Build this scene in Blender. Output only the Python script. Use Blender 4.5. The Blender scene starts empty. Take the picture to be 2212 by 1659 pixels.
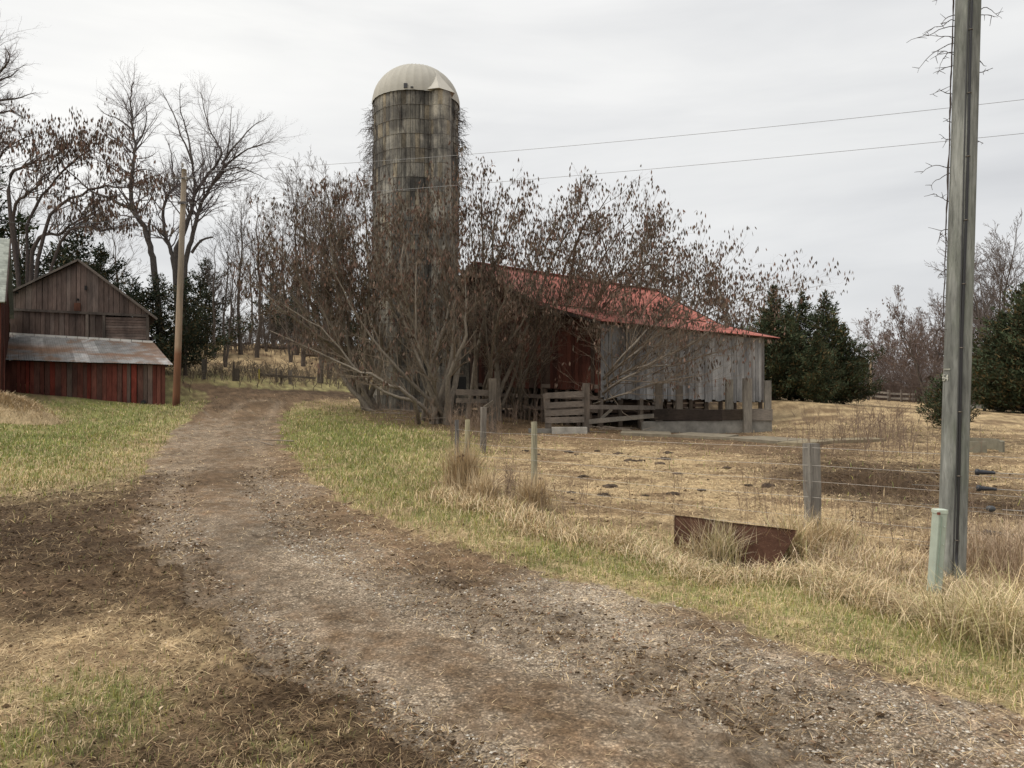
import bpy, math, random
import numpy as np
from math import radians as R_, sin, cos, pi, sqrt, atan2, log, exp
rng = np.random.default_rng(7); random.seed(7)
SC = bpy.context.scene; COL = SC.collection

# ------------------------------------------------------------------ camera
F = 745.0; CAMZ = 1.65; PITCH = math.atan(4/F)
cam = bpy.data.cameras.new('camera'); co = bpy.data.objects.new('camera', cam); COL.objects.link(co)
cam.sensor_width = 36; cam.lens = F/1024*36; cam.clip_end = 3000; cam.clip_start = .05
co.location = (0, 0, CAMZ); co.rotation_euler = (pi/2+PITCH, 0, 0); SC.camera = co
SC.view_settings.view_transform = 'Standard'; SC.view_settings.look = 'None'; SC.view_settings.exposure = .16

def D(x, y, Y):
    """reference-photo measurement (2212 px wide) at depth Y -> point in metres"""
    a = (x/2.1602-512)/F; c = -(y/2.1602-384)/F
    dy = cos(PITCH)-c*sin(PITCH); dz = sin(PITCH)+c*cos(PITCH)
    return np.array([a/dy*Y, Y, CAMZ+dz/dy*Y])

# ------------------------------------------------------------------ tags
def tag(o, label=None, cat=None, group=None, kind=None):
    if label: o['label'] = label
    if cat: o['category'] = cat
    if group: o['group'] = group
    if kind: o['kind'] = kind
    return o
def empty(name, loc, label, cat, group=None):
    o = bpy.data.objects.new(name, None); COL.objects.link(o); o.location = loc; o.empty_display_size = .1
    return tag(o, label, cat, group)
def link(name, me, mat, parent=None, local=False):
    o = bpy.data.objects.new(name, me); COL.objects.link(o)
    if mat is not None and len(me.materials) == 0: me.materials.append(mat)
    if parent is not None:
        o.parent = parent
        if not local: o.location = -parent.location if parent.parent is None else -(parent.location+parent.parent.location)
    return o
def copy_tree(o, parent=None):
    c = o.copy(); COL.objects.link(c); c.parent = parent
    for ch in [k for k in bpy.data.objects if k.parent == o]:
        copy_tree(ch, c)
    return c

# ------------------------------------------------------------------ mesh helpers
def np_mesh(name, V, quads=None, tris=None, col=None, smooth=False):
    V = np.asarray(V, np.float32).reshape(-1, 3)
    me = bpy.data.meshes.new(name)
    parts = []; tot = []
    if quads is not None and len(quads): parts.append(np.asarray(quads, np.int32).ravel()); tot.append(np.full(len(quads), 4, np.int32))
    if tris is not None and len(tris): parts.append(np.asarray(tris, np.int32).ravel()); tot.append(np.full(len(tris), 3, np.int32))
    li = np.concatenate(parts); tt = np.concatenate(tot)
    me.vertices.add(len(V)); me.vertices.foreach_set('co', V.ravel())
    me.loops.add(len(li)); me.loops.foreach_set('vertex_index', li)
    me.polygons.add(len(tt))
    st = np.concatenate([[0], np.cumsum(tt)[:-1]]).astype(np.int32)
    me.polygons.foreach_set('loop_start', st)
    try: me.polygons.foreach_set('loop_total', tt)
    except Exception: pass
    me.polygons.foreach_set('use_smooth', np.full(len(tt), bool(smooth)))
    if col is not None:
        a = me.color_attributes.new('Col', 'FLOAT_COLOR', 'POINT')
        c = np.ones((len(V), 4), np.float32); c[:, :3] = col
        a.data.foreach_set('color', c.ravel())
    me.update(calc_edges=True); me.validate()
    return me

class MB:
    """collects boxes, boards, tubes; one mesh"""
    def __init__(s): s.v = []; s.q = []; s.t = []; s.c = []; s.n = 0
    def add(s, V, quads=(), tris=(), c=(1, 1, 1)):
        V = np.asarray(V, float).reshape(-1, 3)
        s.v.append(V)
        if len(quads): s.q.append(np.asarray(quads, int)+s.n)
        if len(tris): s.t.append(np.asarray(tris, int)+s.n)
        c = np.asarray(c, float)
        s.c.append(np.tile(c, (len(V), 1)) if c.ndim == 1 else c)
        s.n += len(V)
    def hexa(s, b, t, c=(1, 1, 1)):
        """b: 4 bottom corners, t: 4 top corners (same order)"""
        s.add(list(b)+list(t), [(3, 2, 1, 0), (4, 5, 6, 7), (0, 1, 5, 4), (1, 2, 6, 5), (2, 3, 7, 6), (3, 0, 4, 7)], c=c)
    def box(s, p0, p1, c=(1, 1, 1)):
        x0, y0, z0 = p0; x1, y1, z1 = p1
        s.hexa([(x0, y0, z0), (x1, y0, z0), (x1, y1, z0), (x0, y1, z0)], [(x0, y0, z1), (x1, y0, z1), (x1, y1, z1), (x0, y1, z1)], c)
    def bar(s, a, b, w, h, up=(0, 0, 1), c=(1, 1, 1), taper=1, seg=1, wob=0):
        """rectangular bar from a to b; w across, h along up"""
        a = np.array(a, float); b = np.array(b, float); t = b-a; L = np.linalg.norm(t); t /= L
        up = np.array(up, float); side = np.cross(t, up)
        if np.linalg.norm(side) < 1e-3: side = np.cross(t, (1, 0, 0.))
        side /= np.linalg.norm(side); u = np.cross(side, t)
        V = []; 
        for i in range(seg+1):
            f = i/seg; k = 1+(taper-1)*f; j = wob*(np.random.rand(4, 3)-.5) if wob else np.zeros((4, 3))
            p = a+(b-a)*f
            for m, (sx, sy) in enumerate(((-1, -1), (1, -1), (1, 1), (-1, 1))): V.append(p+side*w/2*sx*k+u*h/2*sy*k+j[m])
        q = [(0, 3, 2, 1)]
        for i in range(seg):
            o = i*4
            q += [(o+m, o+(m+1) % 4, o+4+(m+1) % 4, o+4+m) for m in range(4)]
        o = seg*4; q.append((o, o+1, o+2, o+3))
        s.add(V, q, c=c)
    def tube(s, pts, rad, n=8, c=(1, 1, 1), cap=True):
        pts = np.asarray(pts, float); K = len(pts); rad = np.full(K, rad) if np.isscalar(rad) else np.asarray(rad, float)
        V, Q = tubes(pts[None], rad[None], n)
        T = []
        if cap:
            V = np.vstack([V, pts[0], pts[-1]])
            for i in range(n): T.append((K*n, (i+1) % n, i)); T.append((K*n+1, (K-1)*n+i, (K-1)*n+(i+1) % n))
        s.add(V, Q, T, c)
    def lathe(s, prof, n=24, center=(0, 0), c=(1, 1, 1)):
        K = len(prof); V = []
        for r, z in prof:
            for i in range(n): V.append((center[0]+r*cos(2*pi*i/n), center[1]+r*sin(2*pi*i/n), z))
        Q = [(k*n+i, k*n+(i+1) % n, (k+1)*n+(i+1) % n, (k+1)*n+i) for k in range(K-1) for i in range(n)]
        s.add(V, Q, c=c)
    def build(s, name, mat, parent=None, smooth=False, local=False):
        me = np_mesh(name, np.vstack(s.v), np.vstack(s.q) if s.q else None, np.vstack(s.t) if s.t else None, np.vstack(s.c), smooth)
        return link(name, me, mat, parent, local)

def tubes(P, Rr, S):
    """P (N,K,3) R (N,K) -> verts, quads"""
    N, K, _ = P.shape
    T = np.gradient(P, axis=1); T /= np.linalg.norm(T, axis=2, keepdims=True)+1e-9
    mean = np.abs(T.mean(1)[:, 2]); ref = np.where(mean[:, None] > .75, np.array([[1., .1, 0]]), np.array([[0, 0, 1.]]))
    U = np.cross(T, ref[:, None, :]); U /= np.linalg.norm(U, axis=2, keepdims=True)+1e-9
    W = np.cross(T, U)
    a = np.arange(S)*2*pi/S
    V = P[:, :, None, :]+Rr[:, :, None, None]*(np.cos(a)[None, None, :, None]*U[:, :, None, :]+np.sin(a)[None, None, :, None]*W[:, :, None, :])
    i = np.arange(N)[:, None, None]*K*S; k = np.arange(K-1)[None, :, None]*S; s = np.arange(S)[None, None, :]; s2 = (s+1) % S
    Q = np.stack([i+k+s, i+k+S+s, i+k+S+s2, i+k+s2], -1).reshape(-1, 4)
    return V.reshape(-1, 3), Q

def lines_mesh(name, lines, S=4, col=None, smooth=True):
    """lines: list of (pts list, radii list)"""
    byk = {}
    for p, r in lines: byk.setdefault(len(p), []).append((p, r))
    VV = []; QQ = []; n = 0
    for k, g in byk.items():
        V, Q = tubes(np.array([x[0] for x in g], float), np.array([x[1] for x in g], float), S)
        VV.append(V); QQ.append(Q+n); n += len(V)
    V = np.vstack(VV)
    return np_mesh(name, V, np.vstack(QQ), None, None if col is None else np.tile(col, (len(V), 1)), smooth)

# ------------------------------------------------------------------ noise
def _h(ix, iy, s):
    n = (ix.astype(np.int64)*374761393+iy.astype(np.int64)*668265263+s*1442695041) & 0x7fffffff
    n = ((n ^ (n >> 13))*1274126177) & 0x7fffffff
    return ((n ^ (n >> 16)) & 0xffff)/65535.
def vn(x, y, s=0):
    x = np.asarray(x, float); y = np.asarray(y, float)
    ix = np.floor(x); iy = np.floor(y); fx = x-ix; fy = y-iy
    fx = fx*fx*(3-2*fx); fy = fy*fy*(3-2*fy)
    a = _h(ix, iy, s); b = _h(ix+1, iy, s); c = _h(ix, iy+1, s); d = _h(ix+1, iy+1, s)
    return (a*(1-fx)+b*fx)*(1-fy)+(c*(1-fx)+d*fx)*fy
def fbm(x, y, s=0, o=4):
    r = 0; a = .5; t = 0
    for i in range(o):
        r = r+a*vn(x*2**i+i*17.3, y*2**i-i*9.1, s+i); t += a; a *= .55
    return r/t

# ------------------------------------------------------------------ terrain
_tc = []
for X, Y, z in [(0, 2, 0), (-2, 2, 0), (2, 2, 0), (0, 4, 0), (-4, 4, 0), (4, 4, 0), (0, 7, 0), (-5, 7, 0), (5, 7, 0), (0, 11, 0), (8, 9, 0), (-9, 10, .1), (-3, 12, 0), (4, 12, -.03), (8, 14, -.05), (3, 18, -.03), (0, 18, 0), (-4, 18, .05)]:
    _tc.append((X, Y, z))
for x, y, Y in [(0, 1000, 17), (0, 900, 27), (150, 925, 26), (0, 846, 34), (180, 860, 34), (355, 877, 34), (380, 875, 32), (480, 950, 22), (620, 930, 24), (560, 850, 36), (760, 858, 38), (430, 830, 42), (620, 825, 46), (760, 838, 46), (600, 745, 78), (450, 745, 76), (780, 752, 80), (950, 915, 27), (880, 889, 31), (1043, 978, 18.6), (1180, 938, 25.5), (1265, 933, 26.5), (1660, 932, 28.5), (1643, 905, 40), (1400, 938, 27), (1800, 892, 38), (1770, 872, 48), (1700, 866, 43), (1900, 922, 29), (2050, 930, 28.5), (1960, 872, 62), (1960, 866, 95), (2150, 907, 36), (2150, 888, 52), (2200, 1000, 16.2), (1300, 870, 45), (1000, 872, 45)]:
    _tc.append(tuple(D(x, y, Y)))
for th, r, z in [(-.9, 200, 9), (-.6, 200, 9), (-.3, 200, 10), (-.1, 200, 8), (.1, 200, 3), (.3, 200, 1.5), (.6, 200, 1.5), (.9, 200, 1.5), (-.9, 40, 1.8), (-.9, 20, .5), (.9, 40, 0), (.9, 20, 0), (-.9, 900, 12), (-.3, 900, 12), (.3, 900, 3), (.9, 900, 3)]:
    _tc.append((r*sin(th), r*cos(th), z))
_tc = np.array(_tc)
def _ab(X, Y):
    th = np.clip(np.arctan2(X, Y), -.95, .95); r = np.clip(np.hypot(X, Y), 2, 900)
    return th*1.6, np.log(r)
_ta, _tb = _ab(_tc[:, 0], _tc[:, 1])
def _tps(d2): return np.where(d2 > 1e-12, .5*d2*np.log(d2+1e-12), 0)
_n = len(_tc); _K = _tps((_ta[:, None]-_ta)**2+(_tb[:, None]-_tb)**2)+np.eye(_n)*.004
_Pm = np.stack([np.ones(_n), _ta, _tb], 1)
_A = np.block([[_K, _Pm], [_Pm.T, np.zeros((3, 3))]]); _w = np.linalg.solve(_A, np.concatenate([_tc[:, 2], [0, 0, 0]]))
def G(X, Y):
    X = np.asarray(X, float); Y = np.asarray(Y, float); sh = X.shape; X = X.ravel(); Y = Y.ravel(); out = np.zeros(len(X))
    for i in range(0, len(X), 20000):
        a, b = _ab(X[i:i+20000], Y[i:i+20000])
        d2 = (a[:, None]-_ta)**2+(b[:, None]-_tb)**2
        out[i:i+20000] = _tps(d2)@_w[:_n]+_w[_n]+_w[_n+1]*a+_w[_n+2]*b
    r = np.hypot(X, Y); k = np.clip((r-3)/5, 0, 1); out *= k*k*(3-2*k)
    # gentle lumps, and the dip in which the rusty sheet stands
    out += (fbm(X*.35, Y*.35, 3)-.5)*.09*np.clip(r/8, .3, 1)*np.clip(60/r, 0, 1)
    out -= .13*np.exp(-((X-2.35)**2/.5+(Y-7.25)**2/.2))
    out += .10*np.exp(-((X-6.9)**2/2.2+(Y-14.4)**2/.5))-.30*np.exp(-((X-6.5)**2/1.5+(Y-12.7)**2/.55))
    return out.reshape(sh)
def g(X, Y): return float(G(np.array([X]), np.array([Y]))[0])
def hit(x, y):
    """where the sight line of a photo measurement meets the ground"""
    Ys = np.exp(np.linspace(log(1.0), log(400), 500)); p = np.array([D(x, y, Y) for Y in (1.0,)])[0]
    d = (p-np.array([0, 0, CAMZ])); P = np.array([0, 0, CAMZ])+d*Ys[:, None]
    dz = P[:, 2]-G(P[:, 0], P[:, 1]); k = np.where(dz < 0)[0]
    if len(k) == 0: return P[-1][:2]
    k = k[0]
    if k == 0: return P[0][:2]
    f = dz[k-1]/(dz[k-1]-dz[k]); q = P[k-1]+(P[k]-P[k-1])*f
    return q[:2]
def HG(x, y): q = hit(x, y); return np.array([q[0], q[1], g(*q)])

# ------------------------------------------------------------------ materials
def newmat(name):
    m = bpy.data.materials.new(name); m.use_nodes = True; nt = m.node_tree; nt.nodes.clear()
    out = nt.nodes.new('ShaderNodeOutputMaterial'); b = nt.nodes.new('ShaderNodeBsdfPrincipled'); nt.links.new(b.outputs[0], out.inputs[0])
    return m, nt, b
def N(nt, t, **k):
    n = nt.nodes.new(t)
    for a, v in k.items(): setattr(n, a, v)
    return n
def noise(nt, scale, detail=4, rough=.6, vec=None, dist=0):
    n = N(nt, 'ShaderNodeTexNoise'); n.inputs['Scale'].default_value = scale; n.inputs['Detail'].default_value = detail
    n.inputs['Roughness'].default_value = rough; n.inputs['Distortion'].default_value = dist
    if vec is not None: nt.links.new(vec, n.inputs['Vector'])
    return n.outputs['Fac']
def ramp(nt, fac, stops):
    n = N(nt, 'ShaderNodeValToRGB'); e = n.color_ramp.elements
    while len(e) < len(stops): e.new(.5)
    for i, (p, c) in enumerate(stops):
        e[i].position = p; e[i].color = (*(c if hasattr(c, '__len__') else (c, c, c)), 1)
    nt.links.new(fac, n.inputs[0]); return n.outputs[0]
def mix(nt, a, b, f=1.0, mode='MULTIPLY'):
    n = N(nt, 'ShaderNodeMix', data_type='RGBA', blend_type=mode)
    for i, s in ((0, f), (6, a), (7, b)):
        if isinstance(s, (int, float)): n.inputs[i].default_value = s
        elif isinstance(s, tuple): n.inputs[i].default_value = (*s, 1)
        else: nt.links.new(s, n.inputs[i])
    return n.outputs[2]
def coords(nt, scale=(1, 1, 1), rot=(0, 0, 0), src='Object'):
    tc = N(nt, 'ShaderNodeTexCoord'); m = N(nt, 'ShaderNodeMapping')
    m.inputs['Scale'].default_value = scale; m.inputs['Rotation'].default_value = rot
    nt.links.new(tc.outputs[src], m.inputs['Vector']); return m.outputs[0]
def bump(nt, b, h, s=.3, d=.02):
    n = N(nt, 'ShaderNodeBump'); n.inputs['Strength'].default_value = s; n.inputs['Distance'].default_value = d
    nt.links.new(h, n.inputs['Height']); nt.links.new(n.outputs[0], b.inputs['Normal'])
def vcol(nt): n = N(nt, 'ShaderNodeVertexColor', layer_name='Col'); return n.outputs[0]

def m_vc(name, rough=.9, var=.25, scale=30, vec=None, bs=0, spec=.2, metal=0, stretch=None):
    """vertex colour times a bit of noise"""
    m, nt, b = newmat(name); v = coords(nt, stretch or (1, 1, 1))
    f = noise(nt, scale, 4, .65, v)
    b.inputs['Base Color'].default_value = (0, 0, 0, 1)
    nt.links.new(mix(nt, vcol(nt), ramp(nt, f, [(.25, 1-var), (.75, 1+var)])), b.inputs['Base Color'])
    b.inputs['Roughness'].default_value = rough; b.inputs['Specular IOR Level'].default_value = spec; b.inputs['Metallic'].default_value = metal
    if bs: bump(nt, b, f, bs, .02)
    return m
def m_wood(name, grain=(14, 14, .9), var=.5, stain=.45, tint=(1, 1, 1), bs=.5):
    """weathered boards: vertical grain, blotches, knots over a per-board tone"""
    m, nt, b = newmat(name)
    g1 = noise(nt, 3.2, 5, .7, coords(nt, grain)); g2 = noise(nt, .9, 3, .6, coords(nt, (1.6, 1.6, .7)))
    g3 = noise(nt, 9, 3, .7, coords(nt, grain))
    c = mix(nt, vcol(nt), ramp(nt, g1, [(.3, 1-var), (.5, 1.), (.72, 1+var*.55)]))
    c = mix(nt, c, ramp(nt, g2, [(.35, (1-stain,)*3), (.65, (1.1, 1.08, 1.04))]))
    c = mix(nt, c, ramp(nt, g3, [(.32, .55), (.42, 1)]))
    c = mix(nt, c, tint)
    nt.links.new(c, b.inputs['Base Color']); b.inputs['Roughness'].default_value = .88; b.inputs['Specular IOR Level'].default_value = .2
    bump(nt, b, g1, bs, .012)
    return m
M = {}
M['leaf'] = m_vc('plant_blades', .8, .12, 3, spec=.25)
M['wood'] = m_wood('weathered_wood')
M['woodh'] = m_wood('weathered_rail', grain=(1.2, 14, 14))
M['bark'] = m_vc('bark', .95, .45, 9, bs=.6, stretch=(2, 2, .6))
M['twig'] = m_vc('twig_bark', .9, .2, 3)
M['needle'] = m_vc('needles', .75, .3, 2.5, spec=.15)
M['pod'] = m_vc('seed_pods', .9, .3, 1.2)
M['dark'] = m_vc('dark_plastic', .45, .1, 20, spec=.5)
M['wire'] = m_vc('wire', .5, .1, 8, metal=.6)

# ------------------------------------------------------------------ sky and light
W = bpy.data.worlds.new('World'); SC.world = W; W.use_nodes = True; nt = W.node_tree; nt.nodes.clear()
SUN_EL, SUN_AZ = R_(48), R_(-40)
out = N(nt, 'ShaderNodeOutputWorld'); bg = N(nt, 'ShaderNodeBackground'); bg2 = N(nt, 'ShaderNodeBackground'); ad = N(nt, 'ShaderNodeMixShader')
sky = N(nt, 'ShaderNodeTexSky'); sky.sky_type = 'NISHITA'; sky.sun_disc = False; sky.sun_elevation = SUN_EL; sky.sun_rotation = SUN_AZ
nt.links.new(sky.outputs[0], bg.inputs[0]); bg.inputs[1].default_value = .1
tc = N(nt, 'ShaderNodeTexCoord'); mp = N(nt, 'ShaderNodeMapping'); mp.inputs['Scale'].default_value = (1.1, 1.1, 6.5); mp.inputs['Location'].default_value = (.6, 3.1, .2)
nt.links.new(tc.outputs['Generated'], mp.inputs[0])
c1 = noise(nt, 1.6, 5, .52, mp.outputs[0], .3)
mp2 = N(nt, 'ShaderNodeMapping'); mp2.inputs['Scale'].default_value = (.6, .6, 2.2); nt.links.new(tc.outputs['Generated'], mp2.inputs[0])
c2 = noise(nt, 1.1, 2, .5, mp2.outputs[0])
cl = ramp(nt, c1, [(.28, (.60, .602, .61)), (.48, (.70, .70, .70)), (.68, (.79, .785, .775))])
cl = mix(nt, cl, ramp(nt, c2, [(.35, (.93, .935, .95)), (.62, (1.05, 1.05, 1.04))]))
# brighter cloud towards the upper left, where the sun stands behind it
sp = N(nt, 'ShaderNodeSeparateXYZ'); nt.links.new(tc.outputs['Generated'], sp.inputs[0])
ma = N(nt, 'ShaderNodeMath', operation='MULTIPLY_ADD'); nt.links.new(sp.outputs[0], ma.inputs[0]); ma.inputs[1].default_value = -.45; nt.links.new(sp.outputs[2], ma.inputs[2])
gl = ramp(nt, ma.outputs[0], [(0, (.93, .94, .96)), (.55, (1.17, 1.165, 1.145))])
cl = mix(nt, cl, gl)
nt.links.new(cl, bg2.inputs[0]); bg2.inputs[1].default_value = 1.0
ad.inputs[0].default_value = .96
nt.links.new(bg.outputs[0], ad.inputs[1]); nt.links.new(bg2.outputs[0], ad.inputs[2]); nt.links.new(ad.outputs[0], out.inputs[0])
sl = bpy.data.lights.new('sun', 'SUN'); sl.energy = 2.2; sl.angle = R_(45); sl.color = (1, .93, .83)
so = bpy.data.objects.new('sun', sl); COL.objects.link(so)
sd = np.array([sin(SUN_AZ)*cos(SUN_EL), cos(SUN_AZ)*cos(SUN_EL)*-.2, sin(SUN_EL)])
import mathutils
so.rotation_euler = mathutils.Vector(sd).to_track_quat('Z', 'Y').to_euler()

# ------------------------------------------------------------------ ground cover classes
CL = {'g': 0, 's': 1, 'm': 2, 'v': 3, 'd': 4, 'y': 5, 'l': 6}   # green lawn, straw, mud, gravel, packed dirt, yellow-green verge, leaf litter
_sp = """
g 20 900,g 20 960,g 150 900,g 280 900,g 100 960,g 200 950,y 330 930,y 40 1020,y 150 1010,y 250 985,g 60 990,s 40 870,s 20 890,y 200 1030,y 100 1050,g 350 880,y 400 890,y 420 860,g 200 890,g 120 880
s 300 1000,s 340 960,s 200 1045,s 60 1062
m 20 1090,m 120 1080,m 250 1050,m 60 1130,m 200 1110,m 300 1080,m 320 1150,m 250 1170,m 120 1180,m 20 1180,m 380 1230,m 300 1220,m 430 1280,m 200 1240,m 480 1330,m 330 1290,m 560 1400,m 500 1380,m 620 1460,m 700 1510,m 640 1520,m 780 1560,m 700 1600,m 850 1600,m 900 1640,m 780 1640,m 600 1620,m 950 1660
m 60 1220,m 100 1250,m 30 1260,m 180 1280,l 40 1300,l 250 1325,s 120 1370,m 400 1340,l 330 1350,s 300 1400,s 60 1400,s 200 1430,l 450 1430,m 520 1460,s 380 1470,s 420 1410,s 100 1480,s 20 1460,m 200 1345,m 450 1500,m 560 1540
g 230 1520,g 80 1540,g 20 1570,g 160 1560,g 300 1500,g 10 1640,l 60 1610,m 160 1640,l 300 1570,m 300 1640,l 420 1570,m 120 1600,s 60 1655,m 230 1610,m 480 1590,l 420 1640,y 520 1650,m 520 1600,m 600 1655,l 680 1640
d 420 950,d 380 990,d 350 1040,d 340 1090,d 350 1140,d 400 1190,v 470 930,v 480 950,v 430 1000,d 440 1060,v 430 1120,m 410 1030,d 400 1080,d 560 930,d 600 960,d 640 1010,d 560 1000,d 700 1080,d 760 1120,d 850 1180,v 520 1070,m 500 1040,d 480 1090,v 470 1130,m 620 1120,m 600 1150,d 540 1120
v 600 1180,v 650 1210,v 700 1230,v 560 1200,v 640 1250,v 750 1270,v 820 1300,v 900 1320,v 700 1290,d 760 1190,d 900 1220,m 860 1250,m 960 1280,m 1040 1310,m 1000 1260,d 1060 1230,d 1120 1260,v 1120 1310,v 1180 1280,v 1260 1320
d 480 1230,v 460 1180,d 560 1290,v 620 1340,v 700 1400,d 680 1340,d 760 1360,v 780 1460,d 850 1430,d 900 1400,v 1000 1370,v 1080 1400,m 1180 1350,m 1240 1380,m 1140 1360,v 1200 1440,v 1280 1480,d 1060 1480,d 1150 1540,v 900 1500,v 860 1560,v 950 1580,d 1000 1540,d 1250 1580
m 1320 1420,m 1400 1440,m 1460 1470,m 1380 1500,v 1300 1380,v 1400 1360,d 1460 1370,d 1560 1420,v 1560 1450,v 1640 1470,d 1700 1450,m 1550 1520,m 1640 1540,m 1500 1560,v 1700 1500,v 1760 1530,v 1400 1580,v 1340 1620,d 1400 1640,v 1100 1620,v 1060 1640,d 1200 1640,m 1720 1560,v 1800 1560,d 1850 1490,v 1880 1540,m 1800 1620,v 1900 1620,v 1980 1580,d 2000 1520,d 2100 1550,v 2100 1600,v 2150 1640,d 2200 1580,v 2050 1650,m 1650 1620,v 1600 1640,m 1960 1650,m 1560 1600,d 1500 1640
d 540 860,m 500 870,m 520 850,d 600 860,m 640 852,m 700 850,m 760 850,d 470 900,m 470 880,d 560 890,y 530 880,m 400 828,d 440 840,m 480 838,m 600 845,s 650 868,s 700 870,s 760 866
y 620 900,g 660 900,g 720 890,g 760 910,l 740 880,l 780 895,g 700 940,g 780 940,g 850 950,y 900 940,g 940 960,g 700 1000,g 800 1010,y 880 1010,y 930 1000,g 760 980,g 650 960,g 860 1050,g 900 1080,g 780 1040
s 640 985,s 670 1020,s 720 1060,s 790 1100,s 860 1130,y 820 1090,g 1000 1110,g 960 1090,s 940 1160,y 960 1130,g 1050 1140,s 1040 1190,y 1100 1180,g 1150 1170,g 1200 1200,s 1160 1225,g 1280 1200,g 1300 1240,s 1260 1255,s 1360 1275,g 1380 1240,g 1420 1260,s 1450 1300,y 1480 1270,g 1560 1290,y 1600 1310,s 1560 1330,g 1650 1300,y 1700 1340,s 1680 1360,g 1750 1340,y 1800 1360,g 1820 1400,s 1780 1390,g 1900 1390,y 1950 1420,s 1900 1440,y 2050 1430,g 2060 1400,s 2050 1480,y 2150 1470,g 2130 1420,s 2180 1510,y 2200 1430,g 1500 1225,y 1600 1250,y 1720 1280,y 1850 1310,y 2000 1340,y 2150 1370
s 1000 1050,s 960 1060,s 1100 1120,s 1200 1160,s 1400 1200,s 1080 1000,s 1150 1000,s 1250 980,s 1350 970,s 1100 960,s 1200 1040,s 1300 1040,s 1400 1000,s 1500 1000,s 1400 1080,s 1500 1060,s 1600 1040,s 1300 1110,s 1500 1110,s 1600 1100,s 1700 1090,s 1650 1000,s 1250 1090,d 1150 1060,d 1080 1040,d 1130 1100,s 1200 1120,d 1100 940,d 1200 950,d 1000 960,m 1040 950,d 1300 950,d 1500 965,d 1600 985,d 1700 980,m 1760 1000,d 1680 1030,d 1480 1130,d 1350 1140
m 1850 1020,m 1890 1015,m 1910 1030,m 1900 1050,m 1950 1030,m 1970 1045,m 1990 1060,m 1930 1070,m 1960 1080,m 1990 1085,m 2010 1040,m 1870 1055,m 1830 1000,m 1870 1035,m 1930 1040,m 1940 1060,m 2000 1050,m 2010 1070,m 1800 1060,m 2110 1095,m 2150 1095,m 2200 1090,m 1900 1050,m 1960 1060,m 1820 1050,m 1980 1030,m 1780 970,d 1850 980,d 1750 960,s 1850 1080,s 1950 1120,s 2000 1130,s 1800 1110,m 2100 1090,m 2180 1100,s 2120 1060,s 2150 1020,s 2200 1050,s 2100 1150,s 2180 1160,s 1900 1150,d 1980 1190,d 2150 1220,s 1850 1200,s 2000 1230,s 2200 1000,s 2100 1000,m 2130 985
d 1500 940,d 1600 940,m 1550 945,d 1720 940,s 1750 930,s 1700 890,s 1750 870,s 1850 890,s 1950 880,s 2000 900,s 1900 930,s 2000 960,s 2100 920,s 2180 930,s 1950 870,m 1960 935,m 1980 945,s 1860 940,s 2180 900,s 2000 1000,s 1960 990,m 1880 1000,d 1940 965
l 950 915,l 880 890,l 820 890,l 900 905,m 1000 920,l 1050 930,l 1150 900,d 1100 920,m 1200 890,m 1350 880,m 1300 900,m 1500 890,m 1600 880
s 450 790,s 550 790,s 620 780,s 600 750,s 480 770,s 700 800,s 750 780,y 450 822,y 560 826,y 650 832,g 480 825,y 720 840,l 500 815,l 600 815,l 700 825,y 750 845,d 660 800"""
_cs = []
for tok in _sp.replace('\n', ',').split(','):
    if tok.strip():
        c, x, y = tok.split(); x = float(x); y = float(y); q = hit(x, y)
        _cs.append((atan2(q[0], q[1]), log(max(1, np.hypot(*q))), CL[c]))
_cs = np.array(_cs); NC = 7
def classw(X, Y):
    th = np.arctan2(X, Y); b = np.log(np.clip(np.hypot(X, Y), 1.2, 400)); out = np.zeros((len(X), NC))
    # wander the coordinates so that edges are ragged
    wx = (fbm(X*1.1, Y*1.1, 31, 3)-.5); wy = (fbm(X*1.1, Y*1.1, 57, 3)-.5)
    th = th+wx*.07; b = b+wy*.12
    oh = np.eye(NC)[_cs[:, 2].astype(int)]
    for i in range(0, len(X), 20000):
        d2 = ((th[i:i+20000, None]-_cs[:, 0])/.05)**2+((b[i:i+20000, None]-_cs[:, 1])/.085)**2
        d2 -= d2.min(1, keepdims=True); w = np.exp(-.5*d2); out[i:i+20000] = w@oh/w.sum(1, keepdims=True)
    return out
def classes(X, Y):
    """sharpened class weights: every class fights with its own noise"""
    w = classw(X, Y); r = np.hypot(X, Y)
    for k in range(NC):
        n = .45*fbm(X*(1.6+.3*k), Y*(1.6+.3*k), 100+k*7, 4)+.55*fbm(X*11, Y*11, 200+k*7, 3)
        w[:, k] = (w[:, k]+.012)*np.exp((n-.5)*5.5)
    il = inpoly(X+(fbm(X*2, Y*2, 5)-.5)*.7+(fbm(X*9, Y*9, 6)-.5)*.25, Y+(fbm(X*2, Y*2, 9)-.5)*.7+(fbm(X*9, Y*9, 10)-.5)*.25, _l1)
    w[:, [0, 5]] *= np.where(il, .04, 1)[:, None]; w[:, 1] *= np.where(il, .15, 1); w[:, 3] *= np.where(il, 1, .10); w[:, 4] *= np.where(il, 1, .6)
    w = w**1.3; return w/w.sum(1, keepdims=True)
ALB = np.array([(.17, .19, .06), (.50, .375, .215), (.064, .040, .023), (.50, .435, .35), (.24, .16, .098), (.34, .31, .14), (.19, .13, .075)])

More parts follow.
